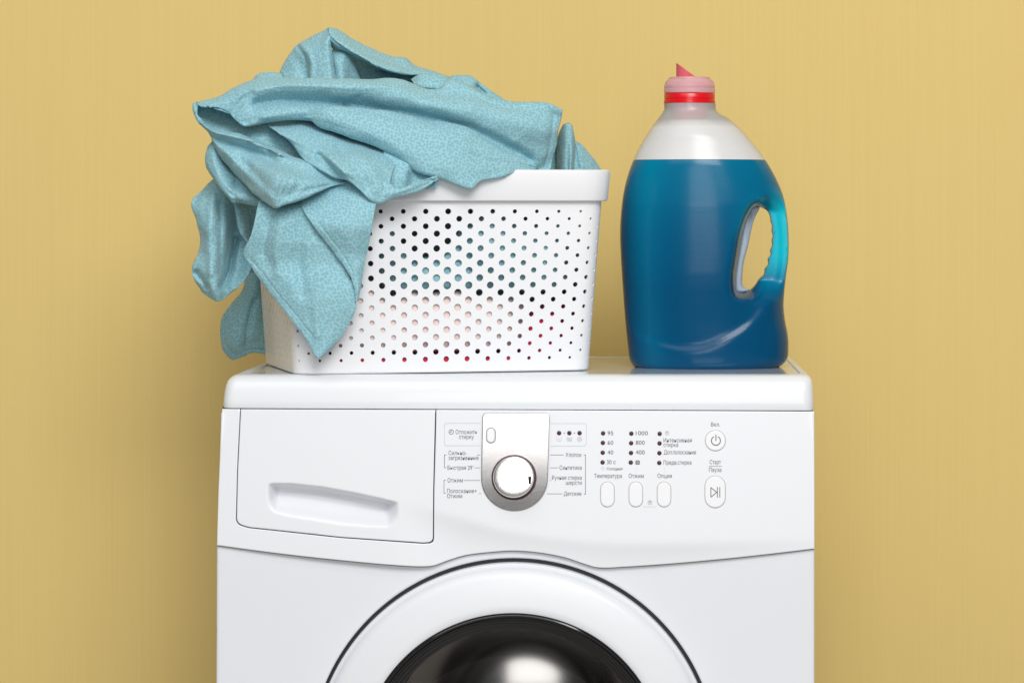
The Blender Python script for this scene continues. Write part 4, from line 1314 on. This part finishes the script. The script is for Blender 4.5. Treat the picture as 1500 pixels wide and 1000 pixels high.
# lower left fold
T.fold([[(289, 150.3, 66), (283.3, 155.5, 64), (283.2, 163, 62), (290, 174, 58), (308, 187, 50), (335, 193, 46), (356, 199, 42), (380, 208, 40), (404, 218, 40), (430, 230, 42), (446, 236, 46), (470, 246, 50), (505, 262, 52)],
        [(289, 152.3, 64), (285.6, 157, 60), (285.6, 164, 56), (293, 177, 48), (311, 191, 41), (337, 197, 36), (359, 203, 32), (383, 212.5, 31), (407, 223, 32), (432, 234, 37), (450, 240, 43), (472, 249, 48), (506, 263, 52)],
        [(288, 172, 54), (297, 184, 48), (315, 197, 41), (340, 203, 36), (362, 209, 33), (386, 219, 33), (410, 230, 35), (434, 240, 40), (455, 245, 45), (475, 252, 49), (507, 263.5, 52)],
        [(297, 184, 62), (305, 193, 54), (321, 206, 46), (346, 213, 41), (368, 221, 39), (392, 232, 39), (414, 242, 41), (438, 250, 45), (460, 256, 48), (480, 260, 50), (508, 264, 53)],
        [(305, 194, 60), (317, 212, 47), (334, 227, 38), (356, 236, 32), (380, 246, 28), (402, 255, 27), (424, 262, 29), (446, 267, 34), (468, 268, 41), (488, 267, 47), (509, 265, 53)],
        [(309, 200, 60), (323, 226, 49), (344, 250, 40), (362, 264, 34), (382, 275, 28), (402, 283, 26), (420, 283, 28), (440, 280, 33), (462, 275, 40), (484, 270.5, 46), (509, 265.7, 53)],
        [(311, 204, 68), (326, 234, 60), (344, 255, 52), (360, 272, 45), (380, 288, 37), (403, 306, 32), (420, 300, 36), (446, 291, 42), (466, 281, 46), (484, 274, 50), (509, 267, 55)]],
       dents=[([(322, 204), (368, 221), (398, 234)], 6, 6), ([(330, 222), (370, 262), (398, 290)], 5, -3), ([(420, 262), (408, 285), (404, 302)], 4, -3.5), ([(440, 268), (425, 285)], 6, 3), ([(352, 232), (385, 268)], 7, 3)],
       tuck_top=14, tuck_bot=16)
T.sh = None
# left hanging end
T.fold([[(322, 254, 98), (330, 262, 92), (338, 274, 92), (345, 284, 100), (368, 288, 120)],
        [(311, 263, 92), (322, 267, 82), (333, 279, 82), (339, 296, 94), (364, 299, 124)],
        [(296, 278, 88), (308, 282, 78), (324, 290, 78), (336, 303, 92), (364, 310, 122)],
        [(281, 296, 84), (298, 300, 74), (318, 306, 72), (334, 312, 88), (350, 320, 118), (368, 328, 118)],
        [(289, 325, 82), (300, 328, 70), (318, 333, 68), (331, 338, 82), (340, 344, 112), (366, 352, 108)],
        [(293, 349, 84), (303, 352, 72), (317, 358, 68), (328, 365, 80), (338, 369, 108), (368, 376, 98)],
        [(290, 369, 84), (303, 374, 72), (316, 382, 66), (325, 388, 76), (335, 391, 102), (368, 389, 92)],
        [(281, 392, 82), (298, 396, 70), (313, 404, 64), (322, 408, 70), (333, 407, 92), (363, 402, 86)],
        [(284, 408, 84), (298, 416, 72), (311, 424, 66), (319, 427, 68), (332, 424, 82), (350, 420, 84)],
        [(296, 427, 90), (304, 434, 82), (312, 439, 78), (318, 441.5, 76), (327, 438, 80), (340, 428, 88)]],
       dents=[([(286, 280 + 16), (300, 272)], 3, 2.5), ([(287, 400), (297, 412), (301, 421)], 4.5, 8), ([(345, 350), (336, 395), (326, 420)], 4, 9), ([(312, 285), (306, 340), (308, 400)], 6, -4), ([(322, 300), (322, 350), (322, 400)], 5, 5), ([(352, 355), (346, 395), (336, 420)], 3, -4)], step=2.0)
T.fold([[(341, 296, 84), (345, 318, 82), (352, 340, 84), (363, 355, 90)], [(349, 296, 82), (354, 318, 80), (358, 338, 84), (364, 354, 92)], [(358, 296, 98), (364, 318, 98), (366, 338, 98), (366, 354, 98)]], tuck_top=8)
T.fold([[(335, 285, 140), (370, 285, 140), (410, 290, 145)], [(340, 330, 138), (370, 330, 138), (410, 335, 150)], [(345, 395, 135), (370, 400, 135), (410, 410, 150)]], step=5)
# end hanging behind the basket's left side
T.fold([[(364, 385, 232), (375, 388, 226), (392, 390, 240), (410, 395, 252)],
        [(359, 410, 234), (372, 412, 226), (390, 415, 238), (410, 418, 252)],
        [(357, 422, 234), (370, 426, 224), (388, 428, 236), (410, 430, 250)],
        [(340, 444, 238), (358, 448, 224), (378, 450, 228), (402, 450, 248)],
        [(326, 464, 240), (348, 470, 224), (372, 474, 228), (402, 475, 248)],
        [(323, 485, 242), (345, 490, 224), (370, 495, 230), (402, 495, 248)],
        [(326, 511, 244), (345, 507, 228), (368, 503, 234), (402, 503, 248)],
        [(341, 527, 248), (354, 523, 242), (372, 516, 242), (389, 519, 246), (404, 521, 250)]],
       dents=[([(331, 468), (329, 486), (333, 508), (345, 519), (370, 510), (390, 512)], 1.6, 2.2), ([(372, 440), (362, 480), (360, 505)], 4, 4)], step=2.0)
T.sh = lambda x, y: -47 + 23 * sstep(315, 395, y) + 8 * sstep(395, 520, y)
# long front flap and the folded-over hem on its right
T.fold([[(380, 290, 52), (400, 292, 48), (430, 290, 46), (460, 284, 44), (492, 276, 44)],
        [(377, 304, 40), (400, 306, 34), (426, 306, 32), (452, 306, 32), (478, 302, 36)],
        [(367, 345, 30), (394, 348, 22), (424, 350, 18), (455, 350, 18), (484, 352, 22)],
        [(357, 373, 28), (385, 384, 18), (420, 390, 11), (463, 390, 9), (502, 388, 14)],
        [(366, 387, 24), (394, 406, 14), (428, 416, 7), (472, 422, 4), (519, 422, 9)],
        [(389, 421, 18), (411, 434, 10), (440, 443, 4), (478, 452, 1), (521, 450, 7)],
        [(418, 458, 10), (433, 464, 6), (455, 472, 2), (484, 478, 1), (513, 472, 7)],
        [(445, 491, 4), (452, 494, 2), (464, 500, 0), (478, 504, 1), (499, 493, 7)],
        [(462, 520, 0), (464.5, 523, -1), (467, 524, -1), (471, 520.5, 0), (480, 513, 5)]],
       dents=[([(362, 381), (377, 398), (400, 432), (428, 466), (452, 498)], 2.2, -0.7), ([(370, 383), (386, 401), (409, 433), (436, 464), (458, 492)], 1.6, 0.7), ([(440, 320), (436, 380), (445, 430)], 9, 4.5), ([(412, 330), (404, 370), (408, 400)], 8, -4), ([(470, 400), (462, 450), (466, 490)], 8, -3), ([(395, 320), (386, 372)], 6, 3.5)], step=1.8)
T.fold([[(444, 277, 50), (480, 264, 52), (520, 262, 46), (555, 286, 36)],
        [(441, 299, 33), (478, 298, 31), (520, 298, 25), (551, 299, 29)],
        [(458, 329, 19), (486, 329, 15), (516, 330, 13), (545, 330, 20)],
        [(477, 354, 13), (497, 354, 10), (519, 354, 9), (541, 354, 17)],
        [(493, 375, 9), (506, 374, 7), (522, 374, 7), (537, 374, 14)],
        [(513, 404, 5), (518, 403, 4), (525, 402, 5), (532, 400, 12)],
        [(520, 424, 4), (522, 424, 3.5), (525, 423, 5), (528, 421, 10)],
        [(521, 441, 5), (522, 441, 5), (523, 440, 6), (524, 438, 9)]],
       dents=[([(452, 299), (468, 327), (500, 370), (517, 398)], 1.3, 0.7), ([(447, 299), (463, 328), (495, 371), (514, 400)], 2.2, -0.4)], step=1.8)
towel = T.build("towel", M_towel, "crumpled teal towel with a fine dappled pattern spilling over the white basket's left side", "towel")


def heap(name, m, label, cat, x0, x1, zlo, zhi, gap, seed, rough, back=0.10):
    """a crumpled cloth lying against the inside of the basket's front wall; x along the front wall, z height in the basket"""
    NU, NV = 90, 48
    v, uv, f = [], [], []
    for i in range(NU + 1):
        for j in range(NV + 1):
            a, b = i / NU, j / NV * 2 * math.pi
            x = x0 + (x1 - x0) * a
            endf = max(0.0, 1 - abs(2 * a - 1) ** 10) ** 0.5
            lo, hi = zlo(x), zhi(x)
            hi += 0.006 * noise.noise(Vector((x * 40, seed, 0))); hi = max(hi, lo + 0.004)
            cz = (lo + hi) / 2; hz = (hi - lo) / 2 * endf
            hy = (back - gap) / 2 * endf; cy = (back + gap) / 2
            cb, sb = math.cos(b), math.sin(b)
            zz = cz + hz * math.copysign(abs(sb) ** 0.55, sb)
            yy = cy - hy * math.copysign(abs(cb) ** 0.2, cb)
            n1 = noise.noise(Vector((x * 30 + seed * 5, zz * 14, seed)) + Vector((zz * 22, 0, 0)))
            n2 = noise.noise(Vector((x * 80 + seed * 3, zz * 50, seed)))
            if cb > 0: yy += rough * max(0.0, 0.55 * abs(n1) * 2 + 0.3 * n2)
            zz = max(zz, 0.005)
            fl = FL * zz / 0.175
            lim = BW / 2 + fl - 0.006
            xx = max(-lim, min(lim, x))
            v.append(BC + EX * xx + EY * (-(BD / 2 + fl) + yy) + Vector((0, 0, zz))); uv.append((a * 0.3, j / NV * 0.3))
    for i in range(NU):
        for j in range(NV):
            a, b, c, d = i * (NV + 1) + j, (i + 1) * (NV + 1) + j, (i + 1) * (NV + 1) + j + 1, i * (NV + 1) + j + 1
            f.append([a, b, c, d])
    o = mesh_obj(name, v, f, m, None, uvs=uv)
    bm = bmesh.new(); bm.from_mesh(o.data); bmesh.ops.remove_doubles(bm, verts=bm.verts, dist=1e-5); bmesh.ops.recalc_face_normals(bm, faces=bm.faces); bm.to_mesh(o.data); bm.free()
    return tag(o, label, cat)


def lin(*p):
    xs, zs = zip(*p)
    return lambda x: float(np.interp(x, xs, zs))


heap("pink_garment", M_pink, "pale pink garment seen through the holes in the basket's lower middle", "garment", -0.150, 0.098,
     lin((-0.15, 0.020), (0.1, 0.020)), lin((-0.15, 0.112), (-0.09, 0.104), (-0.06, 0.080), (0.0, 0.084), (0.1, 0.076)), 0.0026, 3, 0.0022)
heap("red_garment", M_redcloth, "red garment seen through the holes at the basket's lower right and bottom row", "garment", -0.146, 0.151,
     lin((-0.15, 0.005), (0.15, 0.005)), lin((-0.15, 0.0175), (0.078, 0.018), (0.092, 0.064), (0.12, 0.074), (0.15, 0.060)), 0.0025, 4, 0.0009)
heap("teal_cloth", M_towel, "teal cloth seen through the holes in the middle of the basket", "cloth", -0.075, 0.150,
     lin((-0.08, 0.080), (0.0, 0.084), (0.06, 0.082), (0.15, 0.080)), lin((-0.08, 0.158), (-0.055, 0.150), (-0.035, 0.118), (-0.005, 0.120), (0.02, 0.150), (0.05, 0.166), (0.09, 0.150), (0.15, 0.160)), 0.0028, 7, 0.007)
heap("dark_garment", M_darkcloth, "dark garment showing black through the holes along the basket's upper rows", "garment", -0.150, 0.152,
     lin((-0.15, 0.016), (0.15, 0.016)), lin((-0.15, 0.178), (0.15, 0.178)), 0.016, 6, 0.010, 0.14)
